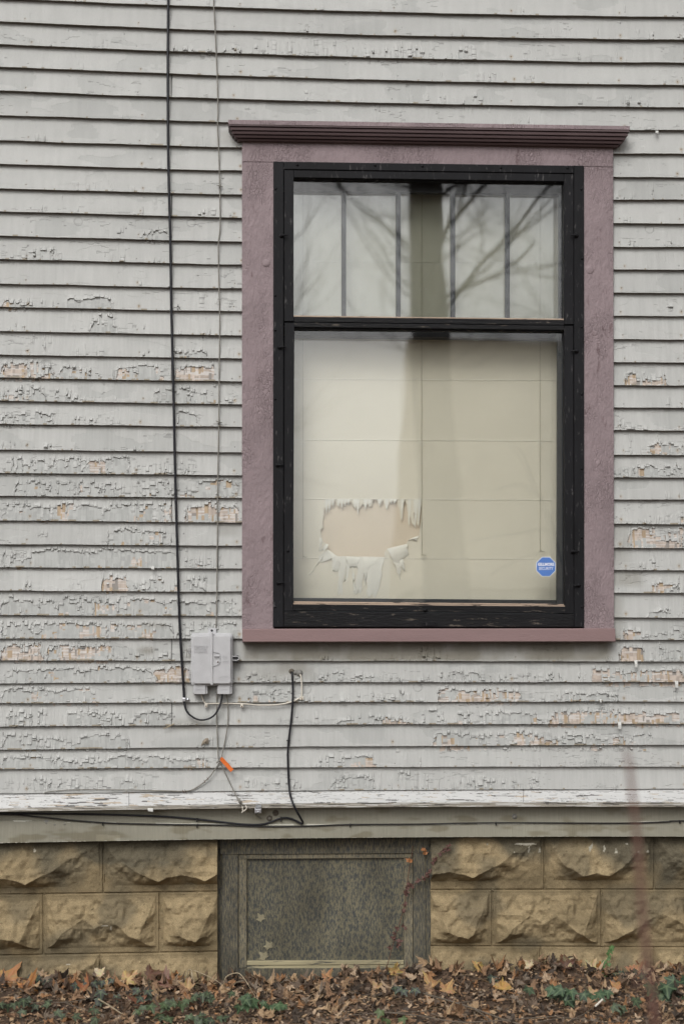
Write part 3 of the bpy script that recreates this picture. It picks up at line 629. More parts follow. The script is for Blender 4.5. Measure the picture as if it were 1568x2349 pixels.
# inner double hung sash behind the storm
ins = MB(); di0, di1 = -.075, -.045
ins.slab([(655, 395), (1315, 404), (1315, 446), (655, 437)], di0, di1, .001)
ins.slab([(640, 440), (671.5, 440), (671.5, 742), (640, 742)], di0, di1, .001)
ins.slab([(1282, 448), (1320, 448), (1320, 750), (1282, 750)], di0, di1, .001)
ins.slab([(655, 728), (1315, 735), (1315, 777), (655, 769)], di0-.03, di1, .001)
ins.slab([(640, 771), (673, 771), (673, 1400), (640, 1400)], di0-.03, di1-.025, .001)
ins.slab([(1279.5, 778), (1320, 778), (1320, 1400), (1278.5, 1400)], di0-.03, di1-.025, .001)
ins.slab([(640, 1371), (1320, 1377), (1320, 1410), (640, 1410)], di0-.03, di1-.02, .001)
ins.build('inner_sash', M['sash'], window)
for x in (788.5, 913.5, 1038.5, 1163.5):
    m_ = MB(); m_.slab([(x-5, 436), (x+5, 436), (x+5, 735), (x-5, 735)], di0+.005, di1-.004, .002); m_.build('muntin', M['sash'], window)
for (a_, b_) in (((655, 420), (733, 733)), ((655, 760), (1385, 1390))):
    y0_, y1_ = a_[1], b_[0]
    ig = MB(); ig.slab([(660, y0_), (1312, y0_+8), (1312, y1_+6), (660, y1_)], di0-.002 if y0_ < 500 else di0-.012, di0+.001 if y0_ < 500 else di0-.009); ig.build('inner_glass', M['glass2'] if y0_ < 500 else M['glass'], window)
# hardware
def latch(x, y, sgn, ang=0):
    c = W(x, y, DF); m_ = MB(); m_.dome(c, .0095, .008, 12, 4)
    e = c+Vector((sgn*.026, -.006, .002*ang)); m_.tube([c+Vector((0, -.006, 0)), c+Vector((sgn*.013, -.010, 0)), e], [.0042, .0036, .0028], 8)
    m_.dome((c.x, c.y-.0075, c.z), .0035, .0025, 8, 2)
    m_.build('turn_button', M['black'], window, smooth=True)
for a in ((645, 541, 1), (641, 797, 1), (636, 1067, 1), (638, 1337, 1), (1321, 541, -1), (1321, 806, -1), (1312, 1265, 1), (1326, 1343, -1)): latch(*a)
latch(975, 1400, -.35)
for (x, y) in ((632, 433), (631, 678), (631, 757), (631, 915), (660, 1263), (631, 1392), (682, 378), (860, 379), (968, 381), (1148, 384.5), (1300, 385), (1332, 434), (1334, 593), (1333, 750), (1333, 904), (1333, 1075), (1333, 1233), (1334, 1392)):
    m_ = MB(); c = W(x, y, DF-.0005); m_.dome(c, .0062, .0045, 10, 3); m_.build('screw_head', M['black'], window, smooth=True)
m_ = MB(); c = W(985, 1431, DF-.001); m_.rrect(c.x-.034, c.x+.034, c.z-.009, c.z+.009, .0085, c.y+.002, c.y-.003, .001)
m_.dome((c.x-.024, c.y-.003, c.z+.003), .004, .003, 8, 2); m_.dome((c.x+.024, c.y-.003, c.z+.003), .004, .003, 8, 2); m_.build('lift_plate', M['black'], window)

# ================================================================== WINDOW SHADE (hangs in the room: its own thing)
shade = empty('window_shade', W(980, 440, -.14), 'off-white pleated paper shade torn open low on its left, hung behind the window glass', 'window shade')
DSH = -.125
pleats = [432, 600, 735, 870, 1009, 1144.5, 1280, 1374]
def sx(x): return x
def panel(y0, y1, curv=.0025, name='pleat'):
    nx_, ny_ = 24, 12; P = MB(); vs = []
    for j in range(ny_+1):
        f = j/ny_
        for i in range(nx_+1):
            x = 655+i*(1300-655)/nx_; y = y0+(y1-y0)*f+(x-655)*.004
            d = DSH+curv*math.sin(math.pi*min(f*1.0, 1))*.6-.0014*f+.0010*math.sin(x*.021+y0)*math.sin(f*math.pi)
            vs.append(W(x, y, d))
    P.add(vs, [(j*(nx_+1)+i, j*(nx_+1)+i+1, (j+1)*(nx_+1)+i+1, (j+1)*(nx_+1)+i) for j in range(ny_) for i in range(nx_)])
    return P
for a, b_ in zip(pleats[:5], pleats[1:6]): panel(a, b_).build('pleat', M['shade'], shade, smooth=True, recalc=False)
panel(1280, 1376).build('pleat', M['shade'], shade, smooth=True, recalc=False)
def z2(p): return (627.2+p[0]*.24, 1097.6+p[1]*.24)
hole_up = [(480,345),(488,262),(505,335),(520,262),(533,325),(548,248),(566,265),(588,208),(604,255),(622,268),(636,235),(652,292),(667,235),(683,262),(700,215),(712,250),(738,216),(760,258),(778,285),(790,262),(803,345),(818,288),(850,240),(868,270),(877,298),(898,240),(915,268),(935,262),(950,203),(985,200),(1012,265),(1048,203),(1062,262),(1080,300),(1108,225),(1122,238),(1145,205),(1155,238),(1180,205),(1188,260),(1200,300),(1208,380),(1226,405),(1230,330),(1250,205),(1268,240),(1278,330),(1284,440),(1296,458),(1302,340),(1318,420),(1355,478),(1345,400),(1335,320),(1352,330),(1372,440),(1388,455),(1383,235),(1400,262),(1415,275)]
hole_dn = [(1405,420),(1388,540),(1330,565),(1275,600),(1268,625),(1180,648),(1082,670),(1060,705),(1058,752),(960,748),(820,745),(700,742),(610,742),(560,708),(520,680),(500,622),(472,600),(462,560),(445,490),(472,470),(468,400)]
hole = [z2(p) for p in hole_up+hole_dn]
HX = np.array([p[0] for p in hole]); HYY = np.array([p[1] for p in hole])
gxs = np.concatenate([[655, 690], np.arange(718, 982, .8), [1000, 1100, 1200, 1300]]); gys = np.linspace(1144.5, 1281.5, 172)
GXX, GYY = np.meshgrid(gxs, gys); mxx = (GXX[1:, 1:]+GXX[:-1, :-1])/2; myy = (GYY[1:, 1:]+GYY[:-1, :-1])/2; ins_ = np.zeros(mxx.shape, bool)
for i in range(len(HX)):
    x1_, y1_, x2_, y2_ = HX[i], HYY[i], HX[i-1], HYY[i-1]
    if y1_ == y2_: continue
    c_ = ((y1_ > myy) != (y2_ > myy)) & (mxx < (x2_-x1_)*(myy-y1_)/(y2_-y1_)+x1_); ins_ ^= c_
PX = np.vectorize(lambda x, y: W(x, y, DSH).x)(GXX, GYY); PZ = np.vectorize(lambda x, y: W(x, y, DSH).z)(GXX, GYY)
PD = np.clip((1190-GYY)/45, 0, 1)*0.0
tp = np_mesh('torn_pleat', np.stack([PX, -(DSH+.0)*np.ones_like(PX), PZ], -1).reshape(-1, 3), grid_faces(GXX.shape[0], GXX.shape[1], ~ins_), None, M['shade'], shade)
tp['label'] = 'torn pleat with a ragged oval hole'
mb = MB(); vs = [W(x, y, DSH-.011) for x, y in ((650, 425), (1305, 425), (1305, 1385), (650, 1385))]; vs2 = [v_+Vector((0, .0015, 0)) for v_ in vs]
mb.add(vs+vs2, [(0, 1, 2, 3), (7, 6, 5, 4), (0, 4, 5, 1), (1, 5, 6, 2), (2, 6, 7, 3), (3, 7, 4, 0)]); mb.build('beige_liner', M['liner'], shade)
# pleat fold ridges
for k, y in enumerate(pleats[1:-1]):
    m_ = MB(); m_.tube([W(656, y, DSH+.0008), W(1299, y+2.5, DSH+.0008)], .0015, 6, smooth=False); m_.build('fold', M['tatter'], shade)
mb = MB()
for k, (hx, hy) in enumerate(hole_up[1:-1]):
    if hy > hole_up[k][1] and hy > hole_up[k+2][1]:
        wv_ = 13+R.random()*9; tipx = hx+R.uniform(-5, 5); a_ = z2((hx-wv_, 196)); b_ = z2((hx+wv_, 196)); m1 = z2((hx-wv_*.5, (196+hy)/2+4)); m2_ = z2((hx+wv_*.55, (196+hy)/2)); t_ = z2((tipx, hy+8))
        mb = MB(); mb.add([W(*a_, DSH+.0015), W(*b_, DSH+.0015), W(*m2_, DSH+.004), W(*m1, DSH+.0035), W(*t_, DSH+.002)], [(0, 1, 2, 3), (3, 2, 4)]); mb.build('paper_shard', M['tatter'], shade, recalc=False)
# hanging tatters: (top left, top right, bottom right, bottom left, forward bulge)
TAT = [((636,742),(700,744),(650,1118),(608,1118),.02),((690,744),(830,752),(800,850),(722,862),.028),((812,745),(905,748),(822,1122),(770,1120),.022),((850,746),(1000,748),(898,932),(870,1020),.034),((900,747),(1058,750),(990,1122),(888,1122),.02),
 ((745,820),(762,820),(778,1112),(766,1112),.016),((560,735),(640,745),(640,890),(560,905),.015),((700,780),(735,780),(700,1000),(678,1000),.013),((600,738),(520,680),(430,742),(438,812),.022),((475,700),(520,690),(345,925),(335,962),.018),
 ((1082,670),(1270,625),(1292,742),(1170,835),.036),((1140,770),(1215,790),(1210,962),(1190,935),.026),((1200,780),(1245,770),(1254,902),(1240,880),.02),((1275,590),(1388,545),(1356,605),(1330,580),.02),((470,600),(445,560),(432,690),(440,700),.012),((500,622),(530,635),(480,700),(445,690),.02)]
for (a, b_, c_, d_, bl) in TAT:
    mb = MB(); nn, mm = 9, 4; vs = []
    for j in range(nn+1):
        f = j/nn
        for i in range(mm+1):
            u = i/mm; xa = a[0]+(d_[0]-a[0])*f; ya = a[1]+(d_[1]-a[1])*f; xb = b_[0]+(c_[0]-b_[0])*f; yb_ = b_[1]+(c_[1]-b_[1])*f
            jx = 0 if j == 0 else R.uniform(-9, 9)*(1 if i in (0, mm) else .3)
            x, y = z2((xa+(xb-xa)*u+jx, ya+(yb_-ya)*u+(R.uniform(-38, 20) if j == nn else 0)))
            vs.append(W(x, y, DSH+.002+bl*math.sin(math.pi*f**.7)*.24+.002*math.sin(u*3+a[0])))
    mb.add(vs, [(j*(mm+1)+i, j*(mm+1)+i+1, (j+1)*(mm+1)+i+1, (j+1)*(mm+1)+i) for j in range(nn) for i in range(mm)]); mb.build('paper_strip', M['tatter'], shade, smooth=True, recalc=False)
for (x, yt_, ye) in ((695, 440, 1275), (967, 440, 1270), (1238, 440, 1262)):
    m_ = MB(); m_.tube([W(x, yt_, DSH+.005), W(x-.5, 800, DSH+.005), W(x, ye, DSH+.005)], .0010, 5); m_.build('lift_cord', M['cord'], shade)
    m_ = MB(); c = W(x, 1018, DSH+.014); m_.tube([c+Vector((.0085*math.cos(a), 0, .0085*math.sin(a))) for a in [k*math.pi/5 for k in range(11)]], .0013, 5); m_.build('cord_ring', M['tatter'], shade)
    m_ = MB(); c = W(x+1, ye, DSH+.013); m_.tube([c, c+Vector((.006, -.003, -.006)), c+Vector((.016, -.003, -.005))], .0018, 5); m_.tube([c, c+Vector((-.004, -.002, -.010))], .0018, 5); m_.build('cord_knot', M['cord'], shade)

# ================================================================== STICKER
def text_mesh(txt, size, ext, loc, m, parent, name, thick=0.0, sx_=1.0):
    cu = bpy.data.curves.new(name, 'FONT'); cu.body = txt; cu.size = size; cu.extrude = ext; cu.align_x = 'CENTER'; cu.align_y = 'CENTER'; cu.offset = thick; cu.resolution_u = 3
    o = bpy.data.objects.new('tmp', cu); COL.objects.link(o); bpy.context.view_layer.update()
    me = bpy.data.meshes.new_from_object(o); bpy.data.objects.remove(o); bpy.data.curves.remove(cu)
    me.name = name; me.transform(Matrix.Translation(loc) @ Matrix.Rotation(math.pi/2, 4, 'X') @ Matrix.Diagonal((sx_, 1, 1, 1)))
    me.materials.clear(); me.materials.append(m); o2 = bpy.data.objects.new(name, me); link(o2, parent); return o2
c = W(1251, 1300, DG+.001)
st = empty('security_sticker', c, 'blue octagonal alarm sticker on the lower glass near its bottom right corner', 'sticker')
def octa(r, y, jit=0): return [(c.x+r*math.cos(math.radians(22.5+45*k)), y, c.z+r*math.sin(math.radians(22.5+45*k))) for k in range(8)]
rad = 24.6/533
m_ = MB(); m_.add(octa(rad, c.y)+octa(rad, c.y-.0006), [tuple(range(8)), tuple(range(8, 16))[::-1]]+[(k, (k+1) % 8, (k+1) % 8+8, k+8) for k in range(8)]); m_.build('sticker_border', M['stwhite'], st)
m_ = MB(); m_.add(octa(rad*.945, c.y-.0006)+octa(rad*.945, c.y-.0011), [tuple(range(8)), tuple(range(8, 16))[::-1]]+[(k, (k+1) % 8, (k+1) % 8+8, k+8) for k in range(8)]); m_.build('sticker_face', M['stblue'], st)
text_mesh('GILLMORE', .0178, .0002, (c.x, c.y-.0014, c.z+.0095), M['stwhite'], st, 'sticker_lettering', .0007, .86)
text_mesh('SECURITY', .0178, .0002, (c.x, c.y-.0014, c.z-.0085), M['stwhite'], st, 'sticker_lettering', .0001, .80)

# ================================================================== BASEMENT WINDOW
bw = MB(); 
bw.slab([(505, 1912), (984, 1908), (984, 1957), (505, 1960)], -.09, -.052, .001)
bw.slab([(510, 1960.5), (546, 1960.5), (546, 2275), (508, 2275)], -.09, -.0525, .001)
bw.slab([(947, 1957.5), (975, 1957.5), (976, 2275), (947.5, 2275)], -.09, -.0525, .001)
bw.slab([(546.3, 2222), (947, 2221), (947, 2275), (546.3, 2275)], -.09, -.056, .001)
bwin = bw.build('basement_window', M['bwood'], house, label='low basement window in weathered dark frame')
m_ = MB(); m_.slab([(490, 1905), (510, 1905), (508, 2280), (488, 2280)], -.20, -.064); m_.build('jamb', M['bwood'], bwin); m_ = MB(); m_.slab([(975, 1905), (992, 1905), (994, 2280), (976, 2280)], -.20, -.058); m_.build('jamb', M['bwood'], bwin)
m_ = MB()
m_.slab([(547, 1958.6), (946, 1957), (946, 1968), (547, 1971)], -.09, -.060, .0015); m_.slab([(547, 1971.3), (566, 1971.3), (566, 2220), (547, 2221)], -.09, -.0605, .0015); m_.slab([(926, 1969), (946.3, 1969), (946.3, 2220), (926, 2220)], -.09, -.0605, .0015)
m_.build('sash_frame', M['bsash'], bwin)
m_ = MB(); m_.slab([(566.3, 2205), (925.6, 2203.6), (925.6, 2212.6), (566.3, 2214.6)], -.09, -.060, .002); m_.slab([(566.3, 2214.9), (925.6, 2213), (925.6, 2220.6), (566.3, 2221.6)], -.09, -.064, .001); m_.build('sash_sill', M['bsill'], bwin)
m_ = MB(); m_.slab([(560, 1965), (930, 1963), (930, 2208), (560, 2210)], -.09, -.076); m_.build('pane', M['bglass'], bwin)

# ================================================================== TELEPHONE BOX
tb = empty('telephone_box', W(486, 1595, .02), 'grey plastic telephone junction box screwed to the clapboards left of the sill', 'utility box')
def XZ(x, y, d): p = W(x, y, d); return p.x, p.z
x0, z1 = XZ(438, 1452, .06); x1, z0 = XZ(534, 1573, .06)
m_ = MB(); m_.rrect(x0, x1, z0, z1, .014, -.012, -.060, .003); m_.build('box_body', M['plastic'], tb, smooth=False)
x0, z1 = XZ(440.5, 1454.5, .078); x1, z0 = XZ(532, 1571, .078)
m_ = MB(); m_.rrect(x0, x1, z0, z1, .012, -.0602, -.068, .002); m_.build('lid_rim', M['plastic'], tb)
x0, z1 = XZ(443, 1458, .080); x1, z0 = XZ(529.5, 1568.5, .080)
m_ = MB(); m_.rrect(x0, x1, z0, z1, .010, -.0682, -.080, .0035); lid = m_.build('lid', M['plastic'], tb)
m_ = MB(); a0, zz1 = XZ(483, 1450, .085); a1, zz0 = XZ(488.6, 1571.5, .085); m_.rrect(a0, a1, zz0, zz1, .003, -.070, -.0855, .0025); m_.build('lid_ridge', M['plastic'], lid)
a0, zz1 = XZ(477, 1440.5, .03); a1, zz0 = XZ(496, 1456, .03)
m_ = MB(); m_.rrect(a0, a1, zz0, zz1, .001, -.016, -.029, .001); m_.build('mounting_tab', M['plastic'], tb)
m_ = MB(); m_.dome(W(486, 1446.5, .0292), .0055, .001, 12, 2); m_.build('tab_hole', M['plasticd'], tb)
for (xa, xb) in ((443, 476), (498, 532)):
    a0, zz1 = XZ(xa, 1566, .06); a1, zz0 = XZ(xb, 1592, .06); m_ = MB(); m_.rrect(a0, a1, zz0, zz1, .002, -.02, -.058, .0015)
    m_.rrect(a0+.005, a1-.008, zz0-.0006, zz1-.006, .0015, -.0582, -.066, .0015)
    kn = m_.build('cable_knockout', M['plastic'], tb)
    c_ = W((xa+xb)/2-1, 1582, .0665); text_mesh('CABLE ENTRY' if xa == 443 else 'PAT NO 4', .0065, .0006, (c_.x, c_.y, c_.z), M['plastic'], kn, 'embossed_lettering')
for (ya, yb2) in ((1472, 1499), (1527, 1555)):
    m_ = MB(); p1 = W(432, ya, .04); p2 = W(432, yb2, .04); q1 = W(438.5, ya, .04); q2 = W(438.5, yb2, .04)
    m_.tube([q1, p1, p2, q2], .0016, 6, smooth=False); m_.tube([(p1+p2)/2, (q1+q2)/2], .0016, 6, smooth=False); r1 = W(435, ya, .04); r2 = W(435, yb2, .04); m_.tube([r1, r2], .0012, 6, smooth=False); m_.build('hinge', M['plastic'], tb)
# hasp loop
m_ = MB(); cc = W(545.5, 1510, .066); rr = .0085; a = []
a.append(Vector((x1-.001, cc.y, cc.z+rr))); 
for k in range(7): an = math.pi/2-math.pi*k/6; a.append(Vector((cc.x-.004+rr*math.cos(an), cc.y, cc.z+rr*math.sin(an))))
a.append(Vector((x1-.001, cc.y, cc.z-rr))); m_.tube(a, .0019, 8, smooth=False); a0, zz1 = XZ(529, 1503, .05); a1, zz0 = XZ(547, 1520, .05); m_.build('padlock_hasp', M['plastic'], tb)
m_ = MB(); m_.rrect(a0, a1+.001, zz0, zz1, .006, -.03, -.054, .002); m_.build('hasp_back', M['plasticd'], tb)
# latch bracket on the lid
m_ = MB(); dl = .083
m_.tube([W(485, 1493.5, .086), W(501, 1497.5, dl), W(504.5, 1500.5, dl), W(504.5, 1519, dl), W(501.5, 1523.5, dl), W(485, 1528.5, .086)], .0015, 6, smooth=False)
a0, zz1 = XZ(491, 1503.5, dl); a1, zz0 = XZ(504, 1506.5, dl); m_.rrect(a0, a1, zz0, zz1, .0005, -.079, -.0855, .0004); a0, zz1 = XZ(492, 1508.5, dl); a1, zz0 = XZ(504, 1510.5, dl); m_.rrect(a0, a1, zz0, zz1, .0005, -.079, -.083, .0004)
m_.dome(W(500, 1518.5, .0805), .0062, .002, 12, 2); m_.build('latch', M['plastic'], lid)
m_ = MB(); m_.dome(W(500, 1518.5, .0822), .0036, .0015, 10, 2); m_.build('latch_screw', M['rust'], lid)
m_ = MB(); a0, zz1 = XZ(491.5, 1506.4, dl); a1, zz0 = XZ(503.5, 1508.6, dl); m_.rrect(a0, a1, zz0, zz1, .0004, -.079, -.0808, .0002); m_.build('latch_slot', M['plasticd'], lid)
for k, (tx, ty, s_, ss) in enumerate((('TELEPHONE', 1483, .0115, .95), ('NETWORK', 1489.2, .0115, .95), ('INTERFACE', 1495.6, .0115, .95))):
    c_ = W(460.5, ty, .0802); text_mesh(tx, s_, .0016, c_, M['plastic'], lid, 'embossed_lettering', .0002, ss)
for (tx, x, y) in (('TEL CO', 515, 1505), ('ACCESS', 515, 1508.3), ('ONLY', 515.5, 1511.3), ('CUSTOMER', 517, 1517.5), ('ACCESS', 517.5, 1520.5)):
    c_ = W(x, y, .0802); text_mesh(tx, .0058, .0006, c_, M['plastic'], lid, 'embossed_lettering')
m_ = MB(); cc = W(513.5, 1555.5, .0803); m_.tube([cc+Vector((.0225*math.cos(k*math.pi/10), 0, .0078*math.sin(k*math.pi/10))) for k in range(21)], .0006, 5)
m_.tube([cc+Vector((-.016, 0, .001)), cc+Vector((-.009, 0, .0045)), cc+Vector((-.002, 0, .001)), cc+Vector((.006, 0, .0045)), cc+Vector((.014, 0, .001))], .0006, 5); m_.build('oval_emblem', M['plastic'], lid)

# ================================================================== CABLES
DK = .031
def cable(name, label, pts, r, m, d=DK, cat='cable', flat=1.0):
    P_ = [W(p[0], p[1], p[2] if len(p) > 2 else d) for p in pts]
    base = P_[-1]; o = empty(name, base, label, cat)
    m_ = MB(); m_.tube(P_, r, 10, flat=flat); m_.build('cable_jacket', m, o, smooth=True); return o
def clip(o, x, y, m, w_=.012, h_=.016, d=DK, screw=True, name='cable_clip'):
    c_ = W(x, y, d+.001); m_ = MB(); m_.rrect(c_.x-w_/2, c_.x+w_/2, c_.z-h_*.75, c_.z+h_*.35, .002, c_.y+.008, c_.y-.006, .0015); k = m_.build(name, m, o)
    if screw: m2_ = MB(); m2_.dome((c_.x, c_.y-.0058, c_.z-h_*.42), .0032, .0018, 8, 2); m2_.build('clip_screw', M['rust'], k)
c1 = cable('black_cable', 'thick black cable dropping past the wall and looping up into the telephone box', [(386, -160), (386, 0), (385, 150), (386, 360), (391, 560), (393, 700), (398, 900), (401, 1050), (405, 1200), (411, 1400), (416, 1500), (421.5, 1585), (423, 1612, .034), (430, 1634, .04), (450, 1649, .045), (470, 1651, .05), (490, 1642, .05), (503, 1622, .048), (509, 1600, .045), (509, 1588, .045)], [.0055]*12+[.0052, .0042]+[.0040]*6, M['blackcable'])
c_ = W(424, 1605, .036); m_ = MB(); m_.rrect(c_.x-.010, c_.x+.004, c_.z-.008, c_.z+.008, .002, -.02, c_.y-.006, .002); m_.build('cable_clamp', M['metal'], c1)
m_ = MB(); m_.dome(W(431, 1605, .030), .0078, .006, 12, 3); m_.build('clamp_screw', M['metal'], c1, smooth=True)
c2 = cable('grey_wire', 'thin grey wire hanging straight down the clapboards from above to the telephone box', [(490, -160), (490, -5), (492, 40), (496, 120), (500, 240), (499, 290), (502, 350), (504, 425), (505, 520), (501, 560), (502, 640), (504, 740), (503, 830), (502, 966), (500, 1080), (499, 1200), (498, 1300), (497, 1400), (495, 1446, .02)], .0026, M['greywire'], d=.028)
for (x, y) in ((504, 427), (502, 968)):
    m_ = MB(); c_ = W(x, y, .031); m_.tube([c_+Vector((-.012, 0, .004)), c_+Vector((0, -.005, .001)), c_+Vector((.013, 0, -.003))], .0018, 6); m_.tube([c_+Vector((-.003, 0, -.009)), c_+Vector((.002, -.006, 0)), c_+Vector((.006, -.001, .010))], .0018, 6); m_.dome(c_, .005, .005, 8, 2); m_.build('wire_tie', M['greywire'], c2)
c3 = cable('grey_wire', 'pair of thin grey wires running from under the telephone box down to the orange tag', [(497.5, 1585), (497, 1640), (499, 1700), (501, 1740), (505, 1750)], .0027, M['greywire'], d=.030)
m_ = MB(); m_.tube([W(519, 1588, .04), W(523, 1625, .03), (W(522, 1665, .03)), W(515, 1705, .03), W(508, 1738, .033)], .0024, 8); m_.build('second_wire', M['greywire'], c3, smooth=True)
m_ = MB(); c_ = W(503.5, 1746, .034); m_.tube([c_+Vector((-.012, 0, -.008)), c_+Vector((-.002, -.004, .002)), c_+Vector((.010, 0, .010))], .003, 7); m_.tube([c_+Vector((.004, 0, .014)), c_, c_+Vector((.004, 0, -.014))], .0026, 7); m_.build('wire_knot', M['greywire'], c3)
c4 = cable('grey_wire', 'frayed grey wire curving left from the orange tag along the white ledge', [(505, 1748), (495, 1762), (478, 1785), (452, 1806), (428, 1814.5), (380, 1814), (300, 1812), (180, 1811), (112, 1816), (100, 1822)], [.0027]*6+[.0018]*4, M['greywire'], d=.030)
for (x, y) in ((470, 1792), (477, 1786), (426, 1814), (421, 1815)):
    m_ = MB(); c_ = W(x, y, .033); m_.tube([c_+Vector((-.004, -.003, .006)), c_+Vector((.002, -.003, -.007))], .0012, 5); m_.build('wire_staple', M['rust'], c4)
c5 = cable('grey_wire', 'stiff grey wire slanting down right from the orange tag to the broken ledge', [(505, 1748, .032), (515, 1770, .030), (528, 1797, .03), (540, 1822, .045), (549, 1838, .074), (556, 1850, .080), (568, 1853, .077), (578, 1858, .06), (588, 1868, .03), (597, 1877, .016)], .0024, M['greywire'])
m_ = MB(); c_ = W(549, 1836, .078)
for k in range(5): m_.tube([c_+Vector((R.uniform(-.012, .004), -.004, R.uniform(.0, .014))), c_+Vector((R.uniform(-.004, .004), -.010, R.uniform(-.006, .004))), c_+Vector((R.uniform(0, .012), -.004, R.uniform(-.018, -.004)))], .0034, 6)
m_.build('wire_tangle', M['greywire'], c5)
m_ = MB(); c_ = W(560, 1852, .084); m_.tube([c_+Vector((-.008, 0, .006)), c_+Vector((-.006, -.003, -.016)), c_+Vector((-.011, -.003, -.022))], .0024, 6); m_.tube([c_+Vector((.006, 0, .008)), c_+Vector((.010, -.004, -.004)), c_+Vector((-.002, -.004, -.016))], .0022, 6); m_.build('bent_wire_end', M['whitewire'], c5)
# shiny clamp
c_ = W(592, 1858, .084); cl = empty('pipe_clamp', c_, 'small shiny metal clamp hanging at the lower edge of the white ledge', 'clamp')
m_ = MB(); m_.rrect(c_.x-.015, c_.x+.014, c_.z-.014, c_.z+.006, .002, c_.y+.012, c_.y-.004, .003); m_.build('clamp_block', M['metal'], cl)
m_ = MB(); m_.add([c_+Vector(p) for p in ((-.012, .004, .006), (.013, .004, .009), (.013, -.012, .012), (-.012, -.010, .009), (-.010, .012, .021), (.012, .012, .022))], [(0, 1, 2, 3), (3, 2, 5, 4), (0, 1, 5, 4)]); m_.build('clamp_flap', M['metal'], cl)
m_ = MB(); m_.dome((c_.x, c_.y-.004, c_.z-.008), .004, .004, 8, 3); m_.build('clamp_bolt', M['metal'], cl, smooth=True)
c6 = cable('white_cable', 'cream cable clipped across the clapboards from the telephone box to grey putty', [(462, 1588, .035), (464, 1600, .03), (469, 1611, .03), (476, 1614, .03), (510, 1613.5), (555, 1614.5), (600, 1617.5), (640, 1616), (668, 1610), (684, 1603), (691, 1598), (692, 1575), (690, 1552), (687, 1546, .026)], .0031, M['whitewire'], d=.031)
for (x, y) in ((473, 1616), (555, 1616.5)): clip(c6, x, y, M['whitewire'])
clip(c6, 692, 1600, M['whitewire'], .016, .014)
c7 = cable('black_cable', 'black cable leaving the grimy wall hole, falling past the ledge and turning back left', [(668, 1541, .018), (670, 1548, .030), (671.5, 1580), (671, 1610, .036), (668, 1650), (662.5, 1695), (660, 1730), (661.5, 1780), (664, 1815, .040), (670, 1838, .078), (680, 1860, .079), (690, 1878, .058), (694.5, 1887, .035), (690, 1888.5, .026), (672, 1880, .022), (655, 1876, .022), (640, 1878, .022), (620, 1886, .022), (600, 1891, .024), (560, 1891, .024), (520, 1887, .022), (450, 1879, .02), (380, 1873.5, .02), (300, 1870, .02), (200, 1867.5, .02), (100, 1866.5, .022), (0, 1866, .022), (-300, 1866, .022)], [.0046]*16+[.0042]*12, M['blackcable'])
clip(c7, 661, 1698, M['blackcable'], .016, .004, .033, False); clip(c7, 644, 1877, M['oldcable'], .008, .018, .022, False); clip(c7, 452, 1879, M['oldcable'], .006, .016, .022, False)
c8 = cable('long_black_cable', 'long thin black cable running the full width along the skirt board ridge', [(-300, 1866, .024), (0, 1868, .026), (80, 1873), (150, 1880), (235, 1887), (300, 1889.5), (400, 1891.5), (500, 1892.5), (600, 1896), (700, 1895), (800, 1891.5), (960, 1890.5), (1080, 1888), (1200, 1887.5), (1320, 1888), (1440, 1888), (1530, 1885), (1568, 1883), (1900, 1880)], .0032, M['oldcable'], d=.0235)
for x, y in ((236, 1888), (452, 1893), (803, 1892), (1137, 1888), (1558, 1884)): clip(c8, x, y, M['oldcable'], .005, .014, .0235, False)
# orange tag
p = [W(506, 1738, .040), W(510, 1736.5, .041), W(536, 1765, .052), W(529, 1771, .052), W(504.5, 1744, .040)]
ot = MB(); bk = [v_+Vector((0, .0018, 0)) for v_ in p]; ot.add(p+bk, [(0, 1, 2, 3, 4), (9, 8, 7, 6, 5)]+[(k, (k+1) % 5, (k+1) % 5+5, k+5) for k in range(5)])
tag(ot.build('orange_tag', M['orange'], None), 'bright orange plastic strip tag tied to the grey wires below the telephone box', 'tag')
# putty
pt = empty('wall_putty', W(684, 1545, .02), 'lumps of grey sealing putty where two cables enter the wall under the sill', 'sealant')
m_ = MB(); m_.dome(W(686, 1544, .016), .0155, .016, 14, 4); m_.dome(W(677, 1543, .016), .010, .012, 12, 3); m_.build('putty_lump', M['putty'], pt, smooth=True)
m_ = MB(); m_.dome(W(668.5, 1540, .016), .012, .008, 14, 3); m_.build('putty_lump', M['dirtyputty'], pt, smooth=True, label='grimy black-stained lump around the black cable')
# dried leaf stuck on the wall
cu = MB(); c_ = W(472, 1700, .03); vs = [c_+Vector(q) for q in ((-.022, .004, -.022), (-.014, -.004, -.002), (-.002, -.008, .012), (.010, -.004, .014), (.014, -.002, .0), (.010, -.002, -.012), (-.004, -.009, -.010), (-.010, -.002, -.014), (.0, -.014, .0))]
cu.add(vs, [(8, i, (i+1) % 8) for i in range(8)]); tag(cu.build('curled_leaf', M['cocoon'], None), 'small curled brown leaf stuck to the clapboards left of the grey wires', 'leaf')
tw = MB(); tw.tube([W(374, 1672, .026), W(386, 1667, .032), W(400, 1660, .03)], [.001, .0026, .0022], 6); tag(tw.build('twig', M['paletwig'], None), 'tiny dry stick caught on a clapboard edge left of the telephone box', 'twig')
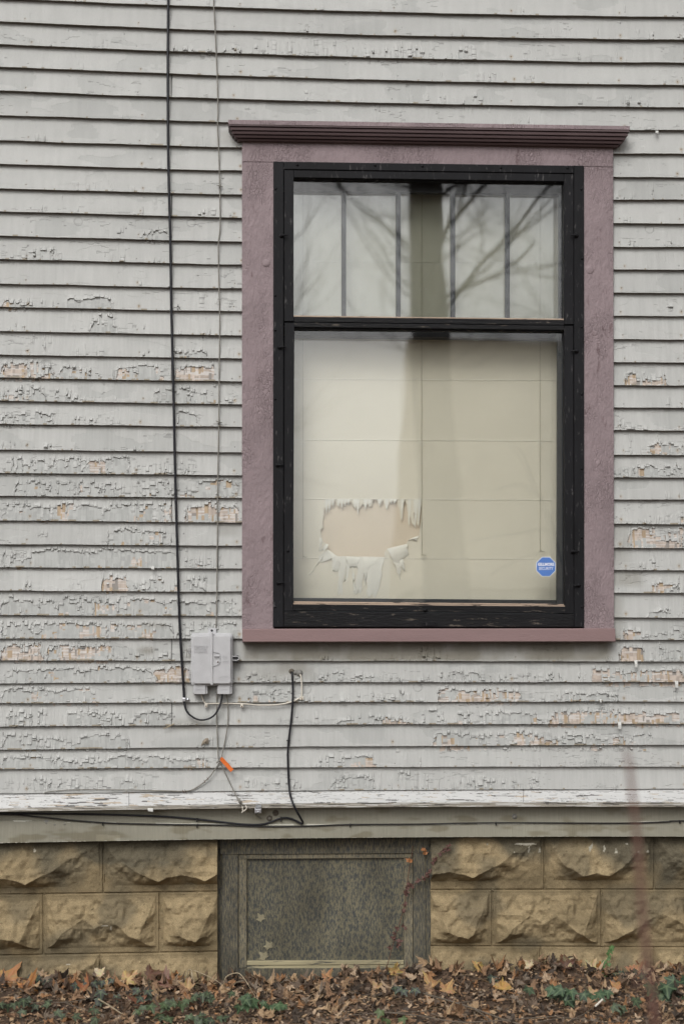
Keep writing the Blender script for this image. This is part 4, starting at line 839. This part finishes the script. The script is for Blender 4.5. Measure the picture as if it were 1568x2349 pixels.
# paint flakes hanging off the boards
for (x, y, w_, h_, lb) in ((350, 1303, 8, 7, 'white paint flake hanging under a clapboard beside the black cable'), (1457, 1523, 7, 17, 'long paint flake hanging below the bare wood patch right of the sill'), (1550, 1570, 8, 16, 'white paint flake hanging at the far right beneath the sill level'), (1376, 1608, 5, 8, 'small white paint flake hanging just right of a tiny brown chip'), (1419.5, 1664, 8, 17, 'curled paint flake hanging below a large bare wood patch at right'), (345, 1858, 12, 8, 'bent white paint flake dangling from the left part of the ledge'), (1505, 303, 7, 6, 'small paint chip hanging just right of the cornice')):
    m_ = MB(); a_ = W(x-w_/2, y-h_/2, .026 if y < 1800 else .074); b_ = W(x+w_/2, y-h_/2, .026 if y < 1800 else .074); c_ = W(x+w_/2, y+h_/2, .034 if y < 1800 else .080); d_ = W(x-w_/2+1, y+h_/2-1, .037 if y < 1800 else .082)
    md = [(a_+d_)/2+Vector((0, -.004, 0)), (b_+c_)/2+Vector((0, -.002, 0))]
    v_ = [a_, b_, md[1], md[0], c_, d_]; bk = [q+Vector((0, .0007, 0)) for q in v_]
    m_.add(v_+bk, [(0, 1, 2, 3), (3, 2, 4, 5), (6, 9, 8, 7), (9, 11, 10, 8), (0, 3, 9, 6), (3, 5, 11, 9), (1, 7, 8, 2), (2, 8, 10, 4), (5, 4, 10, 11), (0, 6, 7, 1)])
    tag(m_.build('paint_flake', M['flake'], None), lb, 'paint flake', 'paint flakes hanging from the wall')
# round caps on the skirt
for (x, y, r_, lb) in ((107, 1887, .0125, 'round grey bolt cap on the skirt board, leftmost of the trio'), (126, 1891, .0115, 'round grey bolt cap in the middle of the trio on the skirt board'), (149, 1890, .012, 'round grey bolt cap, rightmost of the trio on the skirt board'), (1179, 1873, .011, 'single round grey washer on the skirt board right of the basement window'), (618, 1877, .013, 'lower round plug on the skirt board beside the metal clamp'), (632, 1865, .014, 'upper dark round plug under the ledge beside the metal clamp')):
    c_ = W(x, y, .0125); o = empty('round_cap', c_, lb, 'cap', 'round caps on the skirt board')
    m_ = MB(); m_.dome(c_, r_, .006 if x != 632 else .001, 16, 3); m_.build('cap_disc', M['putty'] if x < 600 or x > 1000 else M['dirtyputty'], o, smooth=True)
    m_ = MB(); m_.dome((c_.x, c_.y-.005, c_.z), r_*.42, .004, 10, 2); m_.build('cap_bolt', M['greywire'] if x != 632 else M['dirtyputty'], o, smooth=True)

# ================================================================== GROUND
gx = np.concatenate([np.linspace(-60, -3, 24), np.arange(-2.9, 3.0, .025), np.linspace(3.1, 60, 24)])
gy = np.concatenate([np.linspace(0.5, .06, 4), np.arange(.05, -1.4, -.025), -1.4-np.geomspace(.05, 60, 30)])
GX, GY = np.meshgrid(gx, gy)
def gz(x, y):
    pile = (.052-.040*sm(np.asarray(x), -.72, -.58)*(1-sm(np.asarray(x), .30, .45)))*np.exp(-np.clip(-np.asarray(y), 0, 9)/.13)
    return pile*(.05+1.75*fbm(N1, np.asarray(x)*5+3, np.asarray(y)*5, 2))+.030*(fbm(N2, np.asarray(x)*6, np.asarray(y)*6, 3)-.5)-.006
GZ = gz(GX, GY)
np_mesh('ground', np.stack([GX, GY, GZ], -1).reshape(-1, 3), grid_faces(len(gy), len(gx))[:, ::-1], None, M['soil'], None, True)['kind'] = 'structure'

def leaf_shape(kind, nlobe=5, size=1.0, curl=.3, rnd=R):
    """outline in the xy plane, stem at -y; returns verts, faces, vein flags"""
    if kind == 'chip':
        k = 6; pts = []
        for i in range(k):
            a = 2*math.pi*i/k; r_ = size*(.5+.22*rnd.random())*(1.0 if i % 3 else .8); pts.append((r_*math.cos(a)*.62, r_*math.sin(a)))
        vs = [(0, 0, 0)]+[(x, y, 0) for x, y in pts]; fs = [(0, i+1, (i+1) % k+1) for i in range(k)]; vein = [0]*(k+1)
    else:
        tips = {'maple': [(-125, .45), (-68, .80), (0, 1.0), (68, .80), (125, .45)], 'ivy': [(-118, .52), (-58, .78), (0, 1.0), (58, .78), (118, .52)]}[kind]
        vs = [(0, 0, 0)]; vein = [1]; ring = []
        for i, (a, r_) in enumerate(tips):
            a2 = math.radians(90-a)
            if kind == 'maple':
                seq = [(-19, .62), (-12, .80), (-8, .74), (0, 1.0), (8, .76), (13, .82), (19, .60)]
            else: seq = [(-16, .66), (-8, .86), (0, 1.0), (8, .86), (16, .66)]
            for da, m_ in seq:
                rr_ = r_*m_*(1+rnd.uniform(-.06, .06)); ang = a2-math.radians(da); ring.append((rr_*math.cos(ang), rr_*math.sin(ang), 1 if da == 0 else 0))
            if i < 4:
                an = math.radians(90-(a+tips[i+1][0])/2); rr_ = .50 if kind == 'maple' else .56; ring.append((rr_*math.cos(an), rr_*math.sin(an), 0))
        an = math.radians(-90); ring.append((0, -.16, 0))
        n_ = len(ring)
        for f in (.5,):
            for x, y, v_ in ring: vs.append((x*f, y*f, 0)); vein.append(v_)
        for x, y, v_ in ring: vs.append((x, y, 0)); vein.append(v_*.6)
        fs = [(0, i+1, (i+1) % n_+1) for i in range(n_)]+[(i+1, n_+i+1, n_+(i+1) % n_+1, (i+1) % n_+1) for i in range(n_)]
        vs = [(x*size, y*size, 0) for x, y, z in vs]
    out_ = []; ca, cb = rnd.uniform(-1, 1)*curl, rnd.uniform(.3, 1)*curl*rnd.choice((-1, 1)); pa = rnd.uniform(0, 6)
    for x, y, z in vs:
        u, w_ = x/size, y/size; rr_ = math.hypot(u, w_)
        out_.append((x, y, size*(cb*u*u+ca*w_*w_*.6+.10*curl*math.sin(u*7+pa)*rr_+.12*curl*math.sin(w_*8+pa)*rr_+.38*curl*abs(u)+.10*rnd.uniform(-1, 1)*curl*rr_)))
    return out_, fs, vein
def place_leaf(mb, kind, size, pos, rot, col, curl=.35, vcol=None, rnd=R):
    vs, fs, ve = leaf_shape(kind, size=size, curl=curl, rnd=rnd)
    cols = []
    for q, v_ in zip(vs, ve):
        k = 1+.25*(rnd.random()-.5); c_ = [x*k for x in col]
        if vcol and v_: c_ = [c_[i]*(1-.7*v_)+vcol[i]*.7*v_ for i in range(3)]
        cols.append(c_)
    mb.add([rot @ Vector(v_)+pos for v_ in vs], fs, cols)
def rotm(tilt, yaw, spin):
    # tilt 0 = flat on the ground, 90 = standing facing the camera
    return Matrix.Rotation(yaw, 3, 'Z') @ Matrix.Rotation(tilt, 3, 'X') @ Matrix.Rotation(spin, 3, 'Z')

# leaf litter: nobody could count it
BR = [(.19, .115, .065), (.25, .155, .09), (.12, .078, .05), (.30, .20, .12), (.22, .135, .08), (.15, .11, .08), (.36, .25, .15), (.06, .045, .034), (.27, .145, .07), (.38, .28, .19), (.18, .14, .105), (.09, .06, .042)]
RL = random.Random(3); mb = MB()
for i in range(9500):
    x = RL.uniform(-1.75, 1.95); y = -RL.random()**.9*1.15+.01; s_ = RL.uniform(.007, .024)
    if RL.random() < .14: s_ *= 1.6
    z = float(gz(x, y))+RL.uniform(.0, .026)
    rt = rotm(RL.gauss(.25, .55), RL.uniform(-1.2, 1.2), RL.uniform(0, 6.3))
    place_leaf(mb, 'chip', s_, Vector((x, min(y, -.005), z)), rt, RL.choice(BR), .9, rnd=RL)
for i in range(1150):
    x = RL.uniform(-1.75, 1.95); y = -RL.random()**2.1*.9-.01; s_ = RL.uniform(.014, .046)
    place_leaf(mb, 'maple', s_, Vector((x, y, float(gz(x, y))+RL.uniform(.008, .035))), rotm(RL.uniform(.1, 1.3), RL.uniform(-1.2, 1.2), RL.uniform(0, 6.3)), RL.choice(BR[1:]), 1.8, rnd=RL)
for i in range(700):
    x = RL.uniform(-1.75, 1.95); y = -RL.random()*1.0; z = float(gz(x, y))+.012
    a = RL.uniform(-1.6, 1.6); l_ = RL.uniform(.03, .11); c_ = RL.choice([(.20, .14, .08), (.12, .08, .05), (.30, .22, .13), (.08, .055, .04)])
    e = Vector((l_*math.cos(a), l_*math.sin(a)*.6, RL.uniform(-.006, .02)))
    p0 = Vector((x, min(y, -.03), z)); mb.tube([p0, p0+e*.5+Vector((0, 0, RL.uniform(0, .01))), p0+e], .0009, 3, smooth=False, cap=False, col=c_)
tag(mb.build('leaf_litter', M['litter'], None, recalc=False), 'brown layer of crumbled dead leaves and needles covering the ground', 'leaf litter', kind='stuff')

# large dry leaves lying against the wall
OR_, TA, CR, RU, DK_, RD = (.37, .19, .08), (.40, .27, .14), (.52, .41, .26), (.22, .11, .05), (.12, .06, .035), (.23, .13, .09)
BL = [(18, 2252, 60, OR_, 'big orange-brown maple leaf at the extreme left edge by the foundation'), (62, 2272, 50, (.36, .17, .06), 'curled orange-brown maple leaf just right of the big leftmost leaf'),
(160, 2262, 38, RU, 'rust brown maple leaf leaning at the foot of the left block wall'), (232, 2235, 30, CR, 'pale cream maple leaf standing upright against the left foundation'), (246, 2262, 34, TA, 'tan maple leaf folded beneath the pale cream one'), (195, 2270, 36, (.30, .13, .06), 'reddish brown maple leaf among ivy at left'),
(292, 2252, 42, (.48, .33, .15), 'golden tan maple leaf with ragged lobes between ivy leaves at left'), (342, 2236, 42, DK_, 'dark chocolate maple leaf standing tallest against the left blocks'), (380, 2262, 50, RD, 'dull red maple leaf beside the dark chocolate one'), (318, 2300, 44, (.27, .12, .07), 'long reddish brown maple leaf lying below the ragged golden one'),
(402, 2244, 30, OR_, 'small orange maple leaf right of the dull red one'), (430, 2268, 34, TA, 'tan maple leaf beside pale dead stems'), (750, 2252, 30, (.45, .25, .12), 'peach coloured maple leaf standing alone below the basement pane'),
(868, 2264, 32, TA, 'tan maple leaf below the right stile of the basement window'), (905, 2256, 34, (.42, .28, .10), 'golden maple leaf curled below the brown vine'), (990, 2262, 44, (.46, .28, .13), 'large peach-tan maple leaf at the basement window corner'), (1022, 2272, 40, (.38, .22, .10), 'ochre maple leaf with upturned point right of the basement window'),
(1094, 2256, 36, (.45, .29, .11), 'rolled ochre maple leaf at the foot of the right blocks'), (1152, 2268, 38, (.42, .26, .08), 'yellow-ochre maple leaf cupped open on the litter'), (1215, 2258, 26, CR, 'cream maple leaf scrap at the base of the right blocks'), (1296, 2232, 44, DK_, 'wide dark brown maple leaf lodged against the right blocks'), (1298, 2258, 28, CR, 'pale yellow maple leaf upright under the wide dark one'),
(1354, 2228, 34, (.60, .46, .26), 'bright pale maple leaf pair standing below the small climbing ivy'), (1378, 2246, 32, (.35, .14, .03), 'burnt orange maple leaf below the small climbing ivy'), (1358, 2280, 26, TA, 'small tan maple leaf in litter below the burnt orange one'), (1456, 2256, 42, (.50, .27, .15), 'peach maple leaf in front of the right blocks behind the blurred stem'), (1415, 2268, 30, OR_, 'small orange maple leaf left of the large ivy clump'), (1478, 2240, 26, CR, 'pale maple leaf scrap behind the large ivy clump')]
RB = random.Random(21)
for (x, y, s_, col_, lb) in BL:
    size = s_/533*.80
    if y < 2262: p_ = W(x, y, .03+RB.uniform(0, .02)); p_.z = max(p_.z, float(gz(p_.x, p_.y))+.03); tl = RB.uniform(.9, 1.35)
    else: p_ = ground_pt(x, y, .03); tl = RB.uniform(.45, .9)
    mb = MB(); vs, fs, ve = leaf_shape('maple', size=size, curl=1.25, rnd=RB)
    rt = rotm(tl, RB.uniform(-.5, .5), RB.uniform(-1.2, 1.2)); cols = [[c_*.78*(1+.35*(RB.random()-.5))*(1.15 if v_ else 1) for c_ in col_] for v_ in ve]
    mb.add([rt @ Vector(v_)+p_ for v_ in vs], fs, cols)
    mb.tube([rt @ Vector((0, -size*.1, 0))+p_, rt @ Vector((size*.08, -size*.9, size*.1))+p_], .0008, 4, smooth=False, col=[c_*.8 for c_ in col_])
    o = mb.build('maple_leaf', M['leaf'], None, recalc=False, smooth=True); tag(o, lb, 'leaf', 'large dry leaves along the foundation')
# loose medium leaves are part of the litter's look as well but smaller; ivy plants
IV = [(82, 2250, 5, 30, .05, (.030, .042, .040), 'dusky grey-green ivy at the far left foot of the wall'), (75, 2305, 12, 26, .13, (.045, .075, .045), 'green ivy spreading in the bottom left corner'), (225, 2262, 7, 26, .09, (.04, .055, .05), 'dark ivy between leaves at the foot of the left blocks'), (300, 2292, 9, 32, .13, (.045, .065, .055), 'grey-green ivy under the ragged golden leaf'),
(395, 2318, 12, 28, .14, (.05, .095, .045), 'bright green ivy low in the frame below the dull red leaf'), (480, 2292, 9, 26, .10, (.05, .085, .05), 'ivy trailing below the pale dead stems'), (490, 2335, 7, 26, .08, (.045, .08, .05), 'ivy at the bottom edge below the left window stile'), (605, 2308, 12, 30, .13, (.04, .10, .045), 'fresh green ivy in front of the basement window'), (890, 2340, 5, 22, .10, (.06, .11, .04), 'few small ivy leaves at the bottom edge under the basement window'),
(925, 2276, 4, 26, .05, (.04, .06, .055), 'dark ivy beside the golden curled leaf'), (1120, 2246, 3, 24, .03, (.035, .055, .05), 'two dark ivy leaves leaning on the right blocks'), (1262, 2282, 7, 30, .09, (.045, .085, .05), 'ivy below the wide dark brown leaf'), (1325, 2290, 12, 32, .12, (.04, .095, .05), 'dense green ivy clump with pale veins right of centre'), (1425, 2245, 5, 30, .07, (.04, .07, .055), 'ivy leaves against the right blocks beside the blurred stem'),
(1520, 2272, 11, 46, .12, (.035, .085, .045), 'largest ivy clump with big veined leaves at the right edge'), (1435, 2310, 5, 26, .07, (.05, .09, .05), 'small ivy low at right behind the blurred stem'), (180, 2335, 7, 24, .12, (.05, .08, .05), 'ivy at the bottom edge toward the left')]
for (x, y, n_, s_, spread, col_, lb) in IV:
    base = ground_pt(x, max(y, 2262), .03)
    if y < 2262: base = W(x, y, .045)
    o = empty('ivy_plant', base, lb, 'ivy', 'ivy growing at the foot of the wall'); mb = MB(); sm_ = MB()
    for k in range(n_):
        dx = RB.gauss(0, spread*.55); dz = RB.uniform(-.35, .5)*spread; dy = -RB.uniform(0, .06)
        pos = base+Vector((dx, dy-abs(dz)*.3, dz*.6+.014)); pos.z = max(pos.z, float(gz(pos.x, pos.y))+.015); pos.y = min(pos.y, -.03)
        size = s_/533*.68*RB.uniform(.7, 1.15); k2 = RB.uniform(.7, 1.35)
        place_leaf(mb, 'ivy', size, pos, rotm(RB.uniform(.6, 1.25), RB.uniform(-.6, .6), RB.uniform(2.2, 4.1)), [col_[0]*k2*.85, col_[1]*k2*.62, col_[2]*k2*.62], .30, (.13, .18, .09), RB)
        sm_.tube([base+Vector((0, 0, -.02)), (base+pos)/2+Vector((0, .01, .0)), pos+Vector((0, .006, 0))], .0012, 4)
    mb.build('ivy_leaves', M['ivy'], o, recalc=False, smooth=True); sm_.build('ivy_stem', M['vine'], o)
# little ivy shoot climbing the right blocks
o = empty('ivy_shoot', W(1385, 2240, .03), 'small green ivy shoot climbing the block joint at right', 'ivy'); mb = MB(); sm_ = MB()
pth = [(1385, 2238), (1388, 2215), (1394, 2195), (1397, 2172)]; sm_.tube([W(a, b_, .022) for a, b_ in pth], .0014, 5); sm_.build('ivy_stem', M['vine'], o)
for k in range(11):
    f = k/10*2.99; i = int(f); f -= i; xx = pth[i][0]+(pth[i+1][0]-pth[i][0])*f+RB.uniform(-9, 9); yy = pth[i][1]+(pth[i+1][1]-pth[i][1])*f
    place_leaf(mb, 'ivy', 12/533*RB.uniform(.6, 1), W(xx, yy, .034), rotm(RB.uniform(1.0, 1.5), RB.uniform(-.5, .5), RB.uniform(2, 4)), (.055, .12, .035), .3, (.14, .2, .08), RB)
mb.build('ivy_leaves', M['ivy'], o, recalc=False, smooth=True)
# brown vine by the basement window
vn = empty('withered_vine', W(865, 2245, .0), 'withered brown vine climbing the right side of the basement window', 'vine')
mb = MB(); dv = -.030
mb.tube([W(865, 2246, .02), W(885, 2220, -.01), (W(897, 2180, dv)), W(906, 2150, dv-.02), W(918, 2110, dv-.025), W(926, 2080, dv-.015), W(932, 2040, dv-.01), W(936, 2005, dv-.01), W(943, 1970, dv-.01), W(946, 1940, dv-.01)], .0017, 6)
mb.tube([W(930, 2042, dv-.01), W(946, 2030, dv), W(965, 2020, dv), W(985, 2000, -.02), W(992, 1985, -.012), W(1000, 1968, -.005), W(1015, 1955, -.002), W(1028, 1944, .0)], .0014, 6)
mb.tube([W(968, 1940, dv), W(970, 1952, dv), W(976, 1962, dv)], .0012, 5)
mb.build('vine_stem', M['vine'], vn)
mb = MB()
for (x, y, q) in ((940, 1976, 0), (972, 1950, 0), (975, 1957, 0), (928, 2046, 1), (938, 2030, 1), (946, 2032, 1), (933, 2038, 1), (930, 2052, 1), (960, 2022, 1), (968, 2016, 1), (980, 2008, 1), (985, 1998, 1), (978, 2012, 1), (992, 1978, 1), (998, 1972, 1), (1012, 1958, 1), (1018, 1950, 1), (1025, 1947, 1), (1028, 1940, 1), (930, 2075, 1), (922, 2092, 1), (908, 2130, 1), (903, 2140, 1), (901, 2150, 1), (914, 2160, 1), (912, 2170, 1), (893, 2176, 1), (885, 2222, 1), (925, 2128, 1)):
    for _ in range(2):
        place_leaf(mb, 'ivy', RB.uniform(6, 10)/533, W(x+RB.uniform(-3, 3), y+RB.uniform(-3, 3), dv+.006 if x < 985 else .012), rotm(RB.uniform(.8, 1.6), RB.uniform(-.7, .7), RB.uniform(0, 6.3)), (.10, .05, .04) if q else (.30, .13, .05), 1.2, None, RB)
mb.build('vine_leaves', M['leaf'], vn, recalc=False, smooth=True)
# pale leaf scraps stuck to the basement pane
for (x, y, s_, lb) in ((617, 2172, 17, 'pale three-lobed leaf scrap stuck low on the basement pane'), (607, 2196, 19, 'pale leaf scrap resting on the basement sash sill'), (600, 2108, 17, 'pale smeared leaf scrap stuck higher on the left of the basement pane')):
    mb = MB(); place_leaf(mb, 'ivy', s_/533, W(x, y, -.073), rotm(1.45, .1, RB.uniform(-1, 1)), (.22, .195, .125), .1, None, RB)
    tag(mb.build('leaf_scrap', M['leaf'], None, recalc=False), lb, 'leaf', 'leaf scraps on the basement window')
# twigs and dead stems
def twig(name, label, lst, m):
    o = MB()
    for pts, r0, r1 in lst:
        n_ = len(pts); P_ = []
        for q in pts:
            P_.append(W(*q) if len(q) == 3 else ground_pt(q[0], q[1], .035))
        o.tube(P_, [r0+(r1-r0)*i/(n_-1) for i in range(n_)], 6)
    return tag(o.build(name, m, None, smooth=True), label, 'twig')
twig('dead_stem', 'pale arching dead stems rising left of the basement window', [([(425, 2248, .10), (432, 2226, .11), (440, 2228, .11), (445, 2262, .14)], .0024, .0014), ([(445, 2226, .10), (470, 2236, .12), (500, 2252, .14), (512, 2262, .14)], .0018, .0012), ([(512, 2262, .06), (520, 2240, .08), (545, 2232, .08), (560, 2245, .12), (575, 2268, .16), (588, 2290, .2)], .0028, .0014), ([(440, 2226, .10), (438, 2250, .14), (430, 2268, .16)], .0025, .0015), ([(530, 2275, .08), (540, 2255, .09), (560, 2250, .09)], .0012, .0008)], M['paletwig'])
twig('fallen_twig', 'long grey forked twig lying across the litter below the right blocks', [([(970, 2279), (1010, 2290), (1050, 2302), (1090, 2315), (1130, 2330), (1175, 2345), (1200, 2352)], .004, .003), ([(1085, 2314), (1110, 2330), (1135, 2349)], .003, .0018), ([(1040, 2300), (1075, 2298), (1100, 2290)], .0025, .0012)], M['twig'])
twig('fallen_twig', 'grey twig along the bottom edge below the basement window', [([(880, 2322), (960, 2330), (1060, 2345), (1180, 2338), (1290, 2330)], .003, .002), ([(790, 2330), (850, 2325), (930, 2322), (1000, 2318)], .0022, .0012)], M['twig'])
twig('fallen_twig', 'thin brown twig crossing litter in the bottom left', [([(0, 2306), (80, 2300), (160, 2298), (230, 2284)], .0024, .0014), ([(150, 2300), (200, 2318), (270, 2335)], .0022, .0014), ([(200, 2280), (260, 2278), (330, 2268)], .0018, .001)], M['twig'])
twig('fallen_twig', 'short pale stick slanting up out of the litter at bottom left', [([(226, 2292, .5), (250, 2306, .5), (280, 2326, .52)], .0032, .0024)], M['paletwig'])
twig('fallen_twig', 'thin upright dry stalk beneath the basement window', [([(905, 2300, .3), (900, 2270, .22), (898, 2240, .15)], .0014, .0008), ([(846, 2296, .3), (844, 2270, .2)], .0014, .0008)], M['paletwig'])
twig('fallen_twig', 'thin orange-brown stem bent over leaves near the window corner', [([(960, 2266, .2), (1000, 2272, .25), (1025, 2290, .3), (1050, 2300, .35)], .0016, .001)], M['redstem'])
twig('fallen_twig', 'crossed thin twigs in the litter toward bottom right', [([(1300, 2345), (1340, 2325), (1380, 2300), (1440, 2290)], .002, .001), ([(1230, 2345), (1300, 2335), (1400, 2345), (1500, 2330)], .002, .001), ([(1188, 2262, .1), (1200, 2250, .1), (1212, 2246, .08)], .002, .001)], M['twig'])
m_ = MB(); c_ = ground_pt(1372, 2300, .05); m_.tube([c_+Vector((-.014, 0, -.014)), c_+Vector((.016, -.002, .014))], .0042, 8, smooth=False); tag(m_.build('cigarette_butt', M['whitewire'], None), 'short white cigarette butt in the litter at right', 'cigarette butt')
# blurred stem near the camera
stm = empty('sapling', ground_pt(1530, 4200, 0), 'blurred thin reddish stem rising close to the camera at right', 'sapling')
mb = MB(); dn = DIST-1.9
mb.tube([W(1434, 1715, dn), W(1443, 1760, dn), W(1452, 1850, dn), W(1462, 1940, dn), W(1468, 2040, dn), W(1475, 2120, dn), W(1486, 2220, dn), W(1500, 2340, dn), W(1530, 2800, dn-.05), W(1560, 4050, dn-.1)], [.0018, .0031, .0037, .004, .004, .0045, .005, .0055, .006, .007], 8)
mb.tube([W(1482, 2190, dn), W(1466, 2230, dn+.05), W(1458, 2270, dn+.05)], [.003, .003, .002], 6)
mb.build('sapling_stem', M['redstem'], stm, smooth=True)

# ================================================================== WHAT STANDS BEHIND THE CAMERA (seen in the glass)
def mir(x, y, L): p_ = W(x, y, -L); return Vector((p_.x, -L, p_.z))
def tree(base, pts, r0, L, label, seed, nb=22, hgt=9):
    o = empty('bare_tree', base, label, 'tree'); rt = random.Random(seed); tr_ = MB(); tr_.tube(pts, [r0*(1.15-.5*i/(len(pts)-1)) for i in range(len(pts))], 12); tr_.build('trunk', M['bark'], o, smooth=True)
    cr = MB()
    def grow(p, dr, r, ln, dep):
        q = p; ps = [p]; rs_ = [r]
        for k in range(4):
            dr = (dr+Vector((rt.gauss(0, .16), rt.gauss(0, .16), rt.gauss(.04, .12)))).normalized(); q = q+dr*ln/4; ps.append(q); rs_.append(r*(1-.13*(k+1)))
        cr.tube(ps, rs_, 5 if dep > 1 else 4, cap=False, smooth=False)
        if dep == 0: return
        for k in range(3 if dep > 1 else 4):
            i = rt.choice((1, 2, 3, 4)); d2 = (dr+Vector((rt.gauss(0, .6), rt.gauss(0, .6), rt.gauss(.1, .4)))).normalized(); grow(ps[i], d2, rs_[i]*.62, ln*.70, dep-1)
    for k in range(nb):
        f = .50+.50*k/nb; i = min(int(f*(len(pts)-1)), len(pts)-2); u = f*(len(pts)-1)-i; p = Vector(pts[i]).lerp(Vector(pts[i+1]), u); a = k*2.4+rt.random()
        grow(p, Vector((math.cos(a), math.sin(a), rt.uniform(.25, 1.0))).normalized(), r0*rt.uniform(.05, .13), rt.uniform(1.8, 3.4), 4)
    cr.build('crown', M['bark'], o, recalc=False)
L1 = 14.0
b0 = mir(1033, 1500, L1); b0.z = 0
pts = [b0, mir(1020, 1300, L1), mir(1002, 1050, L1), mir(985, 757, L1), mir(976, 412, L1), mir(965, 100, L1)+Vector((0, .2, 0)), mir(940, -300, L1)+Vector((0, .5, 0))]
tree(b0, pts, .30, L1, 'big bare tree behind the camera whose trunk is mirrored in the window glass', 5, 30)
b1 = Vector((-0.5, -22, 0)); tree(b1, [b1, b1+Vector((.2, 0, 2)), b1+Vector((.1, 0, 4.5)), b1+Vector((.4, .2, 8)), b1+Vector((.3, .2, 11))], .18, 22, 'slim bare tree mirrored faintly in the upper left glass', 8, 16)
b2 = Vector((8.0, -24, 0)); tree(b2, [b2, b2+Vector((-.3, 0, 3)), b2+Vector((-.4, 0, 6)), b2+Vector((-.8, .2, 9)), b2+Vector((-.7, .2, 12))], .2, 24, 'spreading bare tree mirrored in the upper right glass', 9, 18)
b3 = Vector((4.5, -29, 0)); tree(b3, [b3, b3+Vector((-.05, 0, 4)), b3+Vector((-.2, 0, 8)), b3+Vector((-.3, 0, 12)), b3+Vector((-.4, 0, 15))], .24, 29, 'tall far bare tree mirrored as a haze of twigs in the upper glass', 12, 26)
sh = empty('bare_shrub', Vector((2.6, -9, 0)), 'leafless shrub mirrored low in the right of the lower glass', 'shrub'); mb = MB()
Ls = 8.6
for P_, r_ in (([mir(1330, 1500, Ls), mir(1275, 1240, Ls), mir(1230, 1130, Ls), mir(1195, 1040, Ls), mir(1165, 1015, Ls)], .02), ([mir(1235, 1140, Ls), mir(1190, 1110, Ls), mir(1140, 1120, Ls)], .012), ([mir(1300, 1400, Ls), mir(1270, 1230, Ls), mir(1180, 1225, Ls), mir(1080, 1240, Ls)], .014), ([mir(1250, 1260, Ls), mir(1190, 1285, Ls), mir(1120, 1320, Ls)], .012)):
    mb.tube(P_, [r_*(1-.6*i/(len(P_)-1)) for i in range(len(P_))], 6)
a_ = mir(1330, 1500, Ls); mb.tube([Vector((a_.x, a_.y, 0)), a_], .022, 6); mb.build('shrub_branches', M['bark'], sh)
Ln = 30; nh = empty('neighbour_house', Vector((8, -Ln, 0)), 'pale cream house across the yard, its long roof shaped to brighten the lower right reflection', 'house')
xa = mir(998, 900, Ln).x; zt_ = mir(1100, 800, Ln).z
mb = MB(); wbox(mb, xa, xa+13, -Ln-9, -Ln, 0, 3.0); mb.build('house_wall', M['nhouse'], nh)
mb = MB(); mb.add([(xa, -Ln+.5, 2.8), (xa+13, -Ln+.5, 2.8), (xa+13, -Ln-13.5, 2.8), (xa, -Ln-13.5, 2.8), (xa, -Ln-6.5, zt_+1.6), (xa+13, -Ln-6.5, zt_+1.6)], [(0, 1, 5, 4), (2, 3, 4, 5), (0, 4, 3), (1, 2, 5), (0, 3, 2, 1)]); mb.build('roof', M['nroof'], nh)  # long pale roof shaped to catch sky light and brighten the mirrored patch
for k in range(4):
    for zz in (1.2,):
        mb = MB(); wbox(mb, xa+3.6+k*2.4, xa+4.6+k*2.4, -Ln-.02, -Ln+.04, zz, zz+1.6); mb.build('window', M['sash'], nh)
